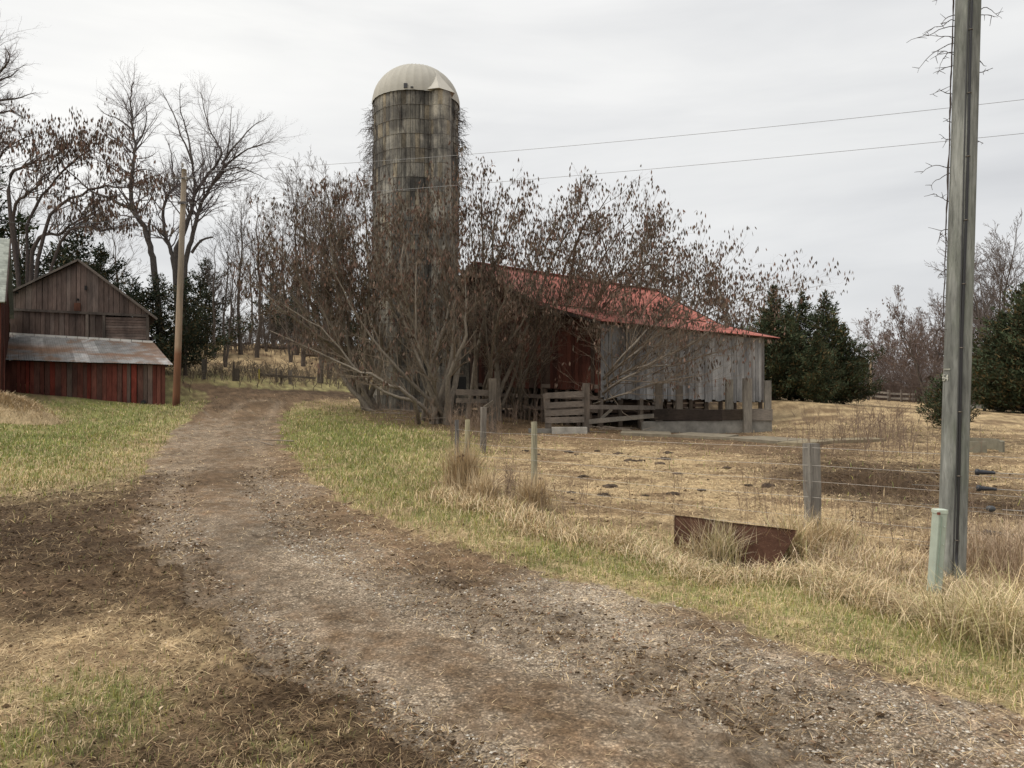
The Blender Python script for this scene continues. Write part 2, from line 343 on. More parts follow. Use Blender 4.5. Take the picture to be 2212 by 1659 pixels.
# lane outline, from edge points on the ground
def poly(s): return np.array([hit(*map(float, t.split())) for t in s.split(',')])
_l1 = poly("440 850,452 868,430 892,372 932,335 985,300 1045,290 1100,330 1180,400 1262,520 1385,640 1485,800 1565,960 1655,1100 1800,1300 2300,2000 3200,3400 2300,2700 1700,2212 1540,2000 1480,1800 1418,1600 1350,1400 1290,1200 1250,1000 1190,800 1120,700 1060,648 1010,618 970,600 930,612 890,650 868,780 861,790 850,600 843,480 834,390 824,385 832,420 842")
def inpoly(X, Y, P):
    c = np.zeros(len(X), bool); n = len(P); j = n-1
    for i in range(n):
        xi, yi = P[i]; xj, yj = P[j]
        k = ((yi > Y) != (yj > Y)) & (X < (xj-xi)*(Y-yi)/(yj-yi+1e-12)+xi); c ^= k; j = i
    return c
_th = np.concatenate([np.linspace(-pi, -.98, 26)[:-1], np.linspace(-.98, .98, 620), np.linspace(.98, pi, 26)[1:-1]])
_rr = np.concatenate([np.exp(np.linspace(log(.7), log(30), 430)), np.exp(np.linspace(log(30), log(1100), 150))[1:]])
TT, RR = np.meshgrid(_th, _rr); GX = (RR*np.sin(TT)).ravel(); GY = (RR*np.cos(TT)).ravel(); GZ = G(GX, GY)
nT = len(_th); nR = len(_rr); rad = np.hypot(GX, GY)
cw = classes(GX, GY)
lanem = inpoly(GX+(fbm(GX*2, GY*2, 5)-.5)*.5, GY+(fbm(GX*2, GY*2, 9)-.5)*.5, _l1)
# small relief: clods in the mud, ruts' grain on the lane, tufty turf
near = np.clip((16-rad)/12, 0, 1)
rel = (fbm(GX*14, GY*14, 11, 3)-.5)*(cw[:, 2]*.07+cw[:, 1]*.035+cw[:, 4]*.012+cw[:, 3]*.014+cw[:, 0]*.03)
rel += (fbm(GX*3.5, GY*3.5, 12, 3)-.5)*(cw[:, 2]*.09+cw[:, 1]*.05+.02)
GZ = GZ+rel*np.clip((40-rad)/30, 0, 1)
# wheel tracks: two packed hollows following the lane
_cl = np.array([hit(*q) for q in ((560, 870), (520, 915), (490, 970), (470, 1040), (490, 1120), (560, 1210), (700, 1310), (900, 1420), (1150, 1530), (1450, 1650), (1900, 1800), (2600, 2000))])
def lane_off(X, Y):
    best = np.full(len(X), 99.); 
    for a_, b_ in zip(_cl[:-1], _cl[1:]):
        d = b_-a_; L_ = np.hypot(*d); t = np.clip(((X-a_[0])*d[0]+(Y-a_[1])*d[1])/L_**2, 0, 1); ex = X-a_[0]-d[0]*t; ey = Y-a_[1]-d[1]*t; best = np.minimum(best, np.hypot(ex, ey))
    return best
lo = lane_off(GX, GY)+(fbm(GX*.8, GY*.8, 66)-.5)*.35; trk = np.exp(-((lo-.78)/.26)**2)*lanem; crown = np.exp(-(lo/.4)**2)*lanem
GZ = GZ-.035*trk+.015*crown
alb = cw@ALB
alb = alb*(1-(.55*trk)[:, None])+(.55*trk)[:, None]*np.array([.35, .28, .205]); alb = alb*(1-.3*crown[:, None])+.3*crown[:, None]*np.array([.16, .11, .065])
tone = .55+.9*fbm(GX*1.4, GY*1.4, 41, 5); tone2 = .66+.68*fbm(GX*16, GY*16, 43, 3)
alb = alb*(tone*tone2)[:, None]
# brown patches trodden into the straw
pt = np.clip((fbm(GX*.9, GY*1.3, 77, 4)-.48)*6, 0, 1)[:, None]*cw[:, 1:2]*.9; alb = alb*(1-pt)+pt*np.array([.19, .125, .07])
st = np.clip((fbm(GX*4, GY*5, 79, 4)-.52)*7, 0, 1)[:, None]*(cw[:, 1:2]+cw[:, 4:5])*.5; alb = alb*(1-st)+st*np.array([.12, .08, .045])
V = np.stack([GX, GY, GZ], 1)
i = np.arange(nR-1)[:, None]*nT; j = np.arange(nT-1)[None, :]
Q = np.stack([i+j, i+j+1, i+nT+j+1, i+nT+j], -1).reshape(-1, 4)[:, ::-1]
fl = lanem[Q].sum(1) >= 2
pas = np.zeros(len(V), bool)
_pp = np.array([(-.9, 11.9), (.33, 10.8), (3.43, 8.5), (20, -4), (60, -4), (60, 30), (200, 120), (120, 300), (12, 62), (15, 44), (10, 29), (1, 26.5), (-1.2, 18.6)])
pas = inpoly(GX, GY, _pp); fp = (pas[Q].sum(1) >= 2) & ~fl
def sub(name, F, kind='structure', cap=False):
    u, inv = np.unique(F, return_inverse=True); F2 = inv.reshape(F.shape); VV = V[u]; tr = None; cc = alb[u]
    me = np_mesh(name, VV, F2, tr, cc, True)
    a = me.attributes.new('grav', 'FLOAT', 'POINT'); a.data.foreach_set('value', (cw[u, 3]+cw[u, 4]*.45).astype(np.float32))
    a = me.attributes.new('green', 'FLOAT', 'POINT'); a.data.foreach_set('value', (cw[u, 0]+cw[u, 5]*.6).astype(np.float32))
    o = link(name, me, M['ground']); tag(o, kind=kind); return o
m, nt, b = newmat('soil_and_turf'); M['ground'] = m
v = coords(nt)
n1 = noise(nt, 38, 5, .7, v); n2 = noise(nt, 130, 3, .7, v); n3 = noise(nt, 6, 4, .6, v)
c = mix(nt, vcol(nt), ramp(nt, n1, [(.3, .45), (.7, 1.5)])); c = mix(nt, c, ramp(nt, n3, [(.3, .8), (.7, 1.2)]))
vo = N(nt, 'ShaderNodeTexVoronoi'); vo.inputs['Scale'].default_value = 62; nt.links.new(v, vo.inputs['Vector'])
vo2 = N(nt, 'ShaderNodeTexVoronoi'); vo2.inputs['Scale'].default_value = 120; nt.links.new(v, vo2.inputs['Vector'])
sep = N(nt, 'ShaderNodeSeparateColor'); nt.links.new(vo.outputs['Color'], sep.inputs[0])
stn = ramp(nt, sep.outputs[0], [(0, (.42, .35, .28)), (.5, (.82, .76, .69)), (.85, (1.15, 1.1, 1.03)), (.96, (1.6, 1.56, 1.5))])
edge = ramp(nt, vo.outputs['Distance'], [(.25, 1), (.62, .5)])
sep2 = N(nt, 'ShaderNodeSeparateColor'); nt.links.new(vo2.outputs['Color'], sep2.inputs[0])
stn2 = ramp(nt, sep2.outputs[0], [(0, .6), (.5, 1.), (.95, 1.35)])
gv = mix(nt, mix(nt, mix(nt, c, stn), edge), stn2)
at = N(nt, 'ShaderNodeAttribute', attribute_name='grav')
c = mix(nt, c, gv, at.outputs['Fac'], 'MIX')
nt.links.new(c, b.inputs['Base Color']); b.inputs['Roughness'].default_value = .95; b.inputs['Specular IOR Level'].default_value = .15
ad2 = N(nt, 'ShaderNodeMath', operation='ADD'); nt.links.new(n1, ad2.inputs[0]); nt.links.new(sep.outputs[1], ad2.inputs[1]); bump(nt, b, ad2.outputs[0], .8, .014)
sub('gravel_lane', Q[fl]); sub('pasture', Q[fp])
V0 = len(V); c0 = np.arange(nT-1)
gr = sub('ground', Q[~fl & ~fp])

# ------------------------------------------------------------------ grass blades, straw, pebbles
def relief(X, Y, c):
    return ((fbm(X*14, Y*14, 11, 3)-.5)*(c[:, 2]*.07+c[:, 1]*.035+c[:, 4]*.012+c[:, 3]*.014+c[:, 0]*.03)+(fbm(X*3.5, Y*3.5, 12, 3)-.5)*(c[:, 2]*.09+c[:, 1]*.05+.02))*np.clip((40-np.hypot(X, Y))/30, 0, 1)
def blades(name, X, Y, L, Wd, lean, col, label, cat, az=None, Z0=None, curve=1.0, parent=None):
    """arched blades: 5 vertices each.  lean = tilt from upright in radians"""
    n = len(X); Z = (G(X, Y)+relief(X, Y, classes(X, Y)) if Z0 is None else Z0)-.003
    a = rng.uniform(0, 2*pi, n) if az is None else az
    dx, dy = np.cos(a), np.sin(a); b_ = a+pi/2+rng.uniform(-.9, .9, n); sx, sy = np.cos(b_)*Wd/2, np.sin(b_)*Wd/2
    l1 = lean*(.65 if curve > .3 else .97); l2 = np.clip(lean*(1+.5*curve), 0, 1.62)
    mx = X+dx*np.sin(l1)*L*.5; my = Y+dy*np.sin(l1)*L*.5; mz = Z+np.cos(l1)*L*.5+.005
    tx = mx+dx*np.sin(l2)*L*.5; ty = my+dy*np.sin(l2)*L*.5; tz = mz+np.cos(l2)*L*.5
    P = np.stack([np.stack([X-sx, Y-sy, Z], 1), np.stack([X+sx, Y+sy, Z], 1), np.stack([mx+sx*.8, my+sy*.8, mz], 1), np.stack([mx-sx*.8, my-sy*.8, mz], 1), np.stack([tx, ty, tz], 1)], 1)
    k = np.arange(n)[:, None]*5
    me = np_mesh(name, P.reshape(-1, 3), k+np.array([[0, 1, 2, 3]]), k+np.array([[3, 2, 4]]), np.repeat(col, 5, 0))
    o = link(name, me, M['leaf'], parent)
    if parent is None: tag(o, label, cat, kind='stuff')
    return o
def scatter(n, r0, r1, a=.8):
    th = rng.uniform(-a, a, n); r = np.exp(rng.uniform(log(r0), log(r1), n)); return r*np.sin(th), r*np.cos(th)
OBST = [(-9.9, 32, 0)]
X, Y = scatter(520000, 2.6, 38, .78); w = classes(X, Y); k = np.array([(rng.random()) for _ in range(1)])
u = rng.random(len(X)); cum = np.cumsum(w, 1); cls = (u[:, None] > cum).sum(1).clip(0, 6)
r = np.hypot(X, Y); sc = np.clip(r/5.5, 1, 5)
inl = inpoly(X, Y, _l1)
keep = np.ones(len(X), bool)
pr = np.array([1, 1, .34, .05, .09, 1, .7])[cls]; keep &= rng.random(len(X)) < pr
keep &= ~((cls == 1) & (rng.random(len(X)) < .75*np.clip((fbm(X*.9, Y*1.3, 77, 4)-.48)*6, 0, 1)))
keep &= ~(inl & (np.isin(cls, (0, 5))) & (rng.random(len(X)) < .8))
X, Y, cls, r, sc = X[keep], Y[keep], cls[keep], r[keep], sc[keep]; n = len(X)
gm = np.isin(cls, (0, 5)); tanmix = rng.random(n) < np.where(cls == 5, .5, .27)
green = gm & ~tanmix
hs = fbm(X*1.5, Y*1.5, 91)
L = np.where(green, rng.uniform(.025, .058, n)*(.6+.9*hs), rng.uniform(.035, .11, n)); L = np.where(gm & tanmix, rng.uniform(.03, .08, n), L)
L *= np.where(gm, np.clip(sc, 1, 2.2), np.clip(sc, 1, 1.5)); Wd = rng.uniform(.0025, .005, n)*sc
lean = np.where(green, rng.uniform(.1, .9, n), rng.uniform(1.3, 1.57, n)); lean = np.where(gm & tanmix, rng.uniform(.3, 1.35, n), lean)
lean = np.where(np.isin(cls, (2, 3, 4, 6)), rng.uniform(1.25, 1.55, n), lean)
col = np.where(green[:, None], np.array([.245, .275, .09]), np.array([.58, .445, .265]))
col = np.where((cls == 2)[:, None] & ~green[:, None], np.where(rng.random(n)[:, None] < .72, np.array([.12, .08, .045]), np.array([.32, .23, .125])), col)
col = np.where((cls == 6)[:, None], np.array([.24, .16, .09]), col)
br = rng.random(n) < .3
col = np.where(((cls == 1) & br)[:, None], np.array([.25, .165, .085]), col)
col = col*(rng.uniform(.6, 1.35, n)*(.75+.5*fbm(X*1.2, Y*1.2, 93)))[:, None]
yl = green & (rng.random(n) < .25); col[yl] *= np.array([1.4, 1.15, .9])
gg = np.isin(cls, (0, 5))
blades('grass', X[gg], Y[gg], L[gg], Wd[gg], lean[gg], col[gg], 'short green and tan turf beside the farm lane', 'grass')
ng = ~gg
blades('straw_litter', X[ng], Y[ng], L[ng], Wd[ng], lean[ng], col[ng], 'trodden straw and dead grass over mud and pasture', 'straw', curve=.2)

# pebbles pressed into the lane
X, Y = scatter(150000, 2.6, 16, .78); w = classes(X, Y); inl = inpoly(X, Y, _l1)
k = (rng.random(len(X)) < (w[:, 3]*1.0+w[:, 4]*.12+w[:, 2]*.10)) & inl; X, Y = X[k], Y[k]; r = np.hypot(X, Y); n = len(X)
s = np.clip(np.exp(rng.normal(log(.0042), .5, n)), 0, .011)*np.clip(r/5, 1, 1.9); Z = G(X, Y)
cl5 = classes(X, Y); Z = Z+relief(X, Y, cl5)
oc = np.array([(1, 0, 0), (0, 1, 0), (-1, 0, 0), (0, -1, 0), (.15, .1, .75), (0, 0, -.6)], float)
P = oc[None]*s[:, None, None]*rng.uniform(.6, 1.3, (n, 6, 1)); a = rng.uniform(0, 2*pi, n)
ca, sa = np.cos(a)[:, None], np.sin(a)[:, None]; PX = P[:, :, 0]*ca*1.3-P[:, :, 1]*sa; PY = P[:, :, 0]*sa*1.3+P[:, :, 1]*ca
P = np.stack([PX+X[:, None], PY+Y[:, None], P[:, :, 2]+Z[:, None]+s[:, None]*.1], 2)
T = np.array([(0, 1, 4), (1, 2, 4), (2, 3, 4), (3, 0, 4), (1, 0, 5), (2, 1, 5), (3, 2, 5), (0, 3, 5)])
pal = np.array([(.44, .37, .29), (.36, .30, .235), (.60, .56, .49), (.28, .22, .165), (.40, .36, .31), (.33, .22, .15)])[rng.integers(0, 6, n)]*rng.uniform(.7, 1.15, (n, 1))
me = np_mesh('pebbles', P.reshape(-1, 3), None, (np.arange(n)[:, None, None]*6+T[None]).reshape(-1, 3), np.repeat(pal, 6, 0))
M['stone'] = m_vc('stone', .95, .2, 60, spec=.03)
tag(link('pebbles', me, M['stone']), 'pale loose gravel pebbles scattered over the lane', 'gravel', kind='stuff')

# crumbs and clods of mud beside the lane
X, Y = scatter(120000, 2.6, 20, .78); cl5 = classes(X, Y); k = rng.random(len(X)) < (cl5[:, 2]*.8+cl5[:, 6]*.3+cl5[:, 4]*.06+cl5[:, 1]*.12); X, Y, cl5 = X[k], Y[k], cl5[k]; r = np.hypot(X, Y); n = len(X)
s = np.clip(np.exp(rng.normal(log(.0058), .5, n)), 0, .018)*np.clip(r/6, 1, 1.8); Z = G(X, Y)
Z = Z+relief(X, Y, cl5)
P = oc[None]*s[:, None, None]*rng.uniform(.5, 1.4, (n, 6, 1)); P = np.stack([P[:, :, 0]*1.3+X[:, None], P[:, :, 1]+Y[:, None], P[:, :, 2]*.8+Z[:, None]], 2)
pal = np.array([(.06, .038, .022), (.09, .058, .034), (.13, .088, .05), (.045, .03, .018)])[rng.integers(0, 4, n)]*rng.uniform(.7, 1.3, (n, 1))
me = np_mesh('mud_clods', P.reshape(-1, 3), None, (np.arange(n)[:, None, None]*6+T[None]).reshape(-1, 3), np.repeat(pal, 6, 0))
tag(link('mud_clods', me, M['stone']), 'dark crumbled clods of mud beside and on the lane', 'mud', kind='stuff')

# ================================================================== buildings
wr = random.Random(11)
def tone(c, v=.25, r=wr):
    k = 1+r.uniform(-v, v); return tuple(x*k for x in c)
def board_wall(mb, A, B, top, bot, bw, colf, th=.025, gap=.012, nrm=None, ragged=0, skip=None, r=wr):
    """vertical boards from A to B (ground-plan points); top/bot: f(distance)->z"""
    A = np.array(A[:2], float); B = np.array(B[:2], float); L = np.linalg.norm(B-A); t = (B-A)/L; n = np.array([t[1], -t[0]]) if nrm is None else np.array(nrm)
    s = 0
    while s < L-.02:
        w = min(bw*r.uniform(.75, 1.2), L-s); a, b_ = s+gap/2*r.random(), s+w-gap*r.uniform(.2, 1.4); s += w
        if skip and skip((a+b_)/2): continue
        d = n*(th*.5*r.uniform(-.5, .9)); tl = r.gauss(0, .012)*ragged*8
        pa, pb = A+t*a+d, A+t*b_+d; rg = r.uniform(-1, 1)*ragged
        za, zb = bot(a)+rg, bot(b_)+rg+r.uniform(-.3, .3)*ragged
        ta, tb = top(a), top(b_)
        pab, pbb = pa+t*tl, pb+t*tl
        c = colf((a+b_)/2)
        mb.hexa([(*pab, za), (*pbb, zb), (*(pbb-n*th), zb), (*(pab-n*th), za)], [(*pa, ta), (*pb, tb), (*(pb-n*th), tb), (*(pa-n*th), ta)], c)
def roof_sheet(A, B, C, Dd, nu, amp=.012, per=.076, col=None, th=.02, name='roof', mat=None, parent=None, rows=8, sag=.0, r=wr):
    """corrugated sheet: A-B eave edge, D-C ridge edge (A below D)"""
    A, B, C, Dd = [np.array(p, float) for p in (A, B, C, Dd)]
    nrm = np.cross(B-A, Dd-A); nrm /= np.linalg.norm(nrm); nrm = nrm if nrm[2] > 0 else -nrm
    U = np.linspace(0, 1, nu+1); Vv = np.linspace(0, 1, rows+1); L = np.linalg.norm(B-A)
    uu, vv = np.meshgrid(U, Vv)
    P = (A[None, None]*(1-uu)[..., None]+B*uu[..., None])*(1-vv)[..., None]+(Dd*(1-uu)[..., None]+C*uu[..., None])*vv[..., None]
    off = amp*np.sin(uu*L/per*2*pi)+sag*np.sin(uu*pi*3.1+vv*2)*np.sin(vv*pi*.9+.3)
    P = P+nrm*off[..., None]; k = (rows+1)*(nu+1)
    Vt = np.vstack([P.reshape(-1, 3), (P-nrm*th).reshape(-1, 3)])
    i = np.arange(rows)[:, None]*(nu+1); j = np.arange(nu)[None]
    q = np.stack([i+j, i+j+1, i+nu+2+j, i+nu+1+j], -1).reshape(-1, 4)
    e = [(a, a+1, a+1+k, a+k) for a in range(nu)]+[(rows*(nu+1)+a+1, rows*(nu+1)+a, rows*(nu+1)+a+k, rows*(nu+1)+a+1+k) for a in range(nu)]
    e += [((a+1)*(nu+1), a*(nu+1), a*(nu+1)+k, (a+1)*(nu+1)+k) for a in range(rows)]+[(a*(nu+1)+nu, (a+1)*(nu+1)+nu, (a+1)*(nu+1)+nu+k, a*(nu+1)+nu+k) for a in range(rows)]
    cc = np.ones((k, 3))*np.array(col) if not callable(col) else col(uu.ravel()*L, vv.ravel()*np.linalg.norm(Dd-A))
    me = np_mesh(name, Vt, np.vstack([q, q[:, ::-1]+k, np.array(e)]), None, np.vstack([cc, cc*.8]))
    return link(name, me, mat, parent)

# metal sheets: painted red / bare galvanised with rust
m, nt, b = newmat('painted_sheet'); v = coords(nt)
c = mix(nt, vcol(nt), ramp(nt, noise(nt, 1.3, 5, .7, v), [(.3, (.72, .62, .6)), (.5, (1, 1, 1)), (.75, (1.12, 1.08, 1.08))]))
c = mix(nt, c, (.18, .09, .06), ramp(nt, noise(nt, 5, 5, .75, v), [(.70, 0), (.85, .6)]), 'MIX')
nt.links.new(c, b.inputs['Base Color']); b.inputs['Roughness'].default_value = .55; b.inputs['Specular IOR Level'].default_value = .35; M['red_sheet'] = m
m, nt, b = newmat('galvanised_sheet'); v = coords(nt); M['galv'] = m
f = noise(nt, .55, 6, .72, coords(nt, (1, 1, 1.6))); 
c = mix(nt, vcol(nt), ramp(nt, noise(nt, 2.2, 4, .7, v), [(.3, (.6, .6, .6)), (.7, (1.3, 1.3, 1.3))]))
c = mix(nt, c, (.155, .085, .045), ramp(nt, f, [(.50, 0), (.58, .8)]), 'MIX')
nt.links.new(c, b.inputs['Base Color']); b.inputs['Roughness'].default_value = .5; b.inputs['Metallic'].default_value = .25

# ------------------------------------------------------------------ big barn
bd = np.array([.727, .687]); bn = np.array([.687, -.727])
R0 = np.array([-1.5, 34.8]); BL = 14.0; ZR, ZE, ZL = 7.43, 5.27, 4.38; WM, WL = 4.0, 7.3
def bp(s, w, z): q = R0+bd*s+bn*w; return (q[0], q[1], z)
def rz(w): return ZR-(ZR-ZE)*abs(w)/WM if w <= WM else ZE-(ZE-ZL)*(w-WM)/(WL-WM)
q0 = bp(3, 2, 0); barn = empty('barn', (q0[0], q0[1], g(q0[0], q0[1])), 'long weathered barn with red metal roof behind the leafless trees', 'barn')
barn_red = lambda s: tone((.095, .034, .024) if wr.random() < .65 else (.07, .046, .036), .35)
mb = MB()   # end wall facing the silo
A = bp(0, -WM, 0); B = bp(0, WL, 0)
board_wall(mb, A, B, lambda s: rz(s-WM)-.06, lambda s: 1.95-.45*s/(WL+WM), .24, barn_red, ragged=.05, skip=lambda s: 2.6 < s < 3.2)
board_wall(mb, bp(0, -1.45, 0), bp(0, -.75, 0), lambda s: 3.9, lambda s: 1.9, .22, barn_red)
mb.build('end_wall', M['wood'], barn)
mb = MB()   # lower half of the end wall: sparse old uprights and rails
for w in np.arange(-3.9, 7.2, .62): q = bp(.12, w, 0); mb.bar((q[0], q[1], g(*q[:2])-.2), (q[0], q[1], 2.0), .16, .14, up=(1, 0, 0), c=tone((.13, .10, .08)))
for z in (.75, 1.25, 1.7): mb.bar(bp(.02, -3.9, z+.15), bp(.02, 7.2, z), .04, .16, c=tone((.16, .13, .11)))
mb.build('lower_rails', M['woodh'], barn)
grey = lambda s: tone((.30, .303, .31) if wr.random() < .8 else (.23, .222, .22), .25)
mb = MB(); board_wall(mb, bp(.0, WL, 0), bp(BL-.9, WL, 0), lambda s: ZL-.06, lambda s: 1.22-.3*s/BL, .25, grey, ragged=.075, gap=.018, nrm=bn)
mb.build('side_wall', M['wood'], barn)
mb = MB()
board_wall(mb, bp(BL-.9, -WM, 0), bp(BL-.9, WL-.1, 0), lambda s: rz(s-WM)-.06, lambda s: .9, .25, grey, nrm=bd)
mb.build('far_wall', M['wood'], barn)
mb = MB(); board_wall(mb, bp(.1, -WM, 0), bp(BL-.9, -WM, 0), lambda s: ZE-.06, lambda s: .6, .25, grey, nrm=-bn); mb.build('back_wall', M['wood'], barn)
for s in np.arange(.1, BL-.8, 1.28):
    for w in (WL-.12, WM):
        q = bp(s, w, 0); mb = MB(); mb.bar((q[0], q[1], g(*q[:2])-.3), (q[0], q[1], rz(w)-.1), .17, .17, up=(1, 0, 0), c=tone((.12, .095, .075)), seg=3, wob=.02); mb.build('post', M['wood'], barn)
def panel(s0, s1, w, zs, name='inner_rail', c=(.10, .07, .055)):
    mb = MB()
    for z in zs: mb.bar(bp(s0, w, z), bp(s1, w, z+wr.uniform(-.06, .06)), .04, .15, c=tone(c))
    mb.build(name, M['woodh'], barn)
panel(3.6, 8.4, 5.6, (.55, .8, 1.05)); panel(4.8, 8.2, WL-.25, (.62, .86, 1.06)); panel(0.2, 4.6, 6.3, (.45, .7, .95)); panel(9, BL-1, -WM+.1, (.3, .5))
for w0, w1, z0, z1, nm in ((-.05, WM+.0, ZR, ZE, 'roof'), (WM-.02, WL+.42, ZE-.05, ZL-.15, 'lean_to_roof'), (.05, -WM-.4, ZR, ZE-.2, 'back_roof')):
    def rc(u, v_):
        sh = np.floor(u/.66); k = .78+.4*_h(sh, sh*0+3, 5); f = fbm(u*.8, v_*.8, 15)
        return np.stack([.34*k, (.088+.04*f)*k, (.064+.035*f)*k], 1)
    roof_sheet(bp(-.45, w1, z1+.03), bp(BL, w1, z1+.03), bp(BL, w0, z0+.03), bp(-.45, w0, z0+.03), 780, col=rc, amp=.011, per=.11, name=nm, mat=M['red_sheet'], parent=barn, sag=.035)
mb = MB(); mb.bar(bp(-.47, 0, ZR+.06), bp(BL+.02, 0, ZR+.06), .34, .03, c=(.42, .12, .09)); mb.build('ridge_cap', M['red_sheet'], barn)
for a_, b_ in (((-.42, 0, ZR-.03), (-.42, WM, ZE-.03)), ((-.42, WM, ZE-.08), (-.42, WL+.35, ZL-.16)), ((-.42, 0, ZR-.03), (-.42, -WM-.3, ZE-.2)), ((BL-.04, 0, ZR-.03), (BL-.04, WM, ZE-.03)), ((BL-.04, WM, ZE-.08), (BL-.04, WL+.35, ZL-.16))):
    mb = MB(); mb.bar(bp(*a_), bp(*b_), .05, .17, c=(.07, .055, .05)); mb.build('barge_board', M['woodh'], barn)
mb = MB(); mb.bar(bp(-.3, WL+.03, ZL-.12), bp(BL-.1, WL+.03, ZL-.12), .08, .14, c=(.08, .065, .055)); mb.build('eave_beam', M['woodh'], barn)

# ------------------------------------------------------------------ silo
m, nt, b = newmat('stave_concrete'); M['stave'] = m
v = coords(nt, (1, 1, .10)); v2 = coords(nt)
c = mix(nt, vcol(nt), ramp(nt, noise(nt, 4.5, 5, .75, v), [(.36, (.30, .30, .30)), (.5, (.88, .88, .88)), (.68, (1.22, 1.18, 1.1))]))
c = mix(nt, c, ramp(nt, noise(nt, .8, 4, .7, v2), [(.40, (.42, .42, .44)), (.58, (1, 1, 1))])); c = mix(nt, c, ramp(nt, noise(nt, 14, 3, .7, v2), [(.3, .75), (.7, 1.15)]))
nt.links.new(c, b.inputs['Base Color']); b.inputs['Roughness'].default_value = .92; bump(nt, b, noise(nt, 9, 4, .6, v2), .4, .02)
SX, SY, SRad, ZRIM = -4.25, 33.0, 1.86, 14.15
sz0 = g(SX, SY-1.8)-.4
silo = empty('silo', (SX, SY, sz0+.4), 'tall grey concrete stave silo with pale ribbed dome, wrapped in dead vines', 'silo')
sr = random.Random(5)
nst = 60; coltone = [sr.uniform(.7, 1.15) for _ in range(80)]; rows = np.arange(ZRIM, sz0, -.61)
def stave_ring(mb, cx, cy, R, a0, a1, n, ztop, zbot, bulge=.012):
    for i in range(n):
        A0 = a0+(a1-a0)*i/n+.004; A1 = a0+(a1-a0)*(i+1)/n-.004; k = sr.uniform(.72, 1.12)*coltone[i]
        dark = sr.random() < .2; base = np.array((.36, .34, .295))*k*(.62 if dark else 1)
        if sr.random() < .15: base = base*np.array((1.18, 1.08, .92))
        Vt = []; am = (A0+A1)/2
        for z, rr_ in ((zbot+.006, R+.004), (zbot+.1, R+.002), (ztop-.002, R)):
            for A_, q_ in ((A0, 0), (am, bulge), (A1, 0)):
                Vt.append((cx+(rr_+q_)*cos(A_), cy+(rr_+q_)*sin(A_), z))
        for A_ in (A0, A1): Vt.append((cx+(R-.09)*cos(A_), cy+(R-.09)*sin(A_), zbot+.02)); Vt.append((cx+(R-.09)*cos(A_), cy+(R-.09)*sin(A_), ztop-.004))
        Q_ = [(0, 1, 4, 3), (1, 2, 5, 4), (3, 4, 7, 6), (4, 5, 8, 7), (6, 7, 8, 10), (6, 10, 12, 8)] if False else [(0, 1, 4, 3), (1, 2, 5, 4), (3, 4, 7, 6), (4, 5, 8, 7), (9, 0, 3, 10), (3, 6, 10, 10), (2, 11, 12, 5), (5, 12, 8, 8)]
        qs = [q for q in Q_ if len(set(q)) == 4]; ts = [(3, 6, 10), (5, 12, 8), (6, 7, 10), (7, 12, 10), (7, 8, 12), (0, 9, 1), (9, 11, 1), (11, 2, 1)]
        mb.add(Vt, qs, ts, tuple(base))
mb = MB()
for zi, z in enumerate(rows): stave_ring(mb, SX, SY, SRad, 0, 2*pi, nst, z, z-.61)
mb.build('stave_wall', M['stave'], silo)
mb = MB(); mb.lathe([(SRad-.1, sz0), (SRad-.1, ZRIM)], 40, (SX, SY), (.05, .045, .04)); mb.build('inner_lining', M['stave'], silo)
ca_ = R_(-90+41); CX, CY = SX+(SRad-.02)*cos(ca_), SY+(SRad-.02)*sin(ca_)
mb = MB()
for z in rows[:-2]: stave_ring(mb, CX, CY, .46, ca_-R_(100), ca_+R_(100), 8, z, z-.61)
mb.build('chute', M['stave'], silo)
for z in rows[1:]:
    mb = MB(); a_ = np.linspace(0, 2*pi, 49); mb.tube([(SX+(SRad+.022)*cos(x), SY+(SRad+.022)*sin(x), z+.012*sin(x*3)) for x in a_], .007, 5, c=(.15, .135, .12), cap=False); mb.build('hoop', M['wire'], silo)
# dome with standing ribs
m = m_vc('dome_metal', .75, .08, 3, spec=.15); M['dome'] = m
mb = MB(); nd = 34; DH = 1.72; NP = 12
Vt = []; qd = []; cd_ = []
for i in range(nd*4):
    A_ = 2*pi*i/(nd*4); rib = .018 if i % 4 == 0 else 0
    for k in range(NP+1):
        ph = pi/2*k/NP*.985; rr_ = (SRad+.06+rib)*cos(ph); Vt.append((SX+rr_*cos(A_), SY+rr_*sin(A_), ZRIM-.02+(DH+rib)*sin(ph)))
        cd_.append((.40, .385, .34) if i % 4 == 0 else tuple(np.array((.43, .415, .37))*(.96+.06*_h(np.array([i//4]), np.array([k//2]), 2)[0])))
n4 = nd*4
for i in range(n4):
    for k in range(NP): a0, a1 = i*(NP+1)+k, ((i+1) % n4)*(NP+1)+k; qd.append((a0, a1, a1+1, a0+1))
mb.add(Vt, qd, c=np.array(cd_)); mb.build('dome', M['dome'], silo, smooth=True)
dome_top = MB(); dome_top.lathe([(0.001, ZRIM+DH+.01), (.09, ZRIM+DH-.01), (.1, ZRIM+DH-.04)], 12, (SX, SY), (.5, .48, .44)); dome_top.build('dome_cap', M['dome'], silo)
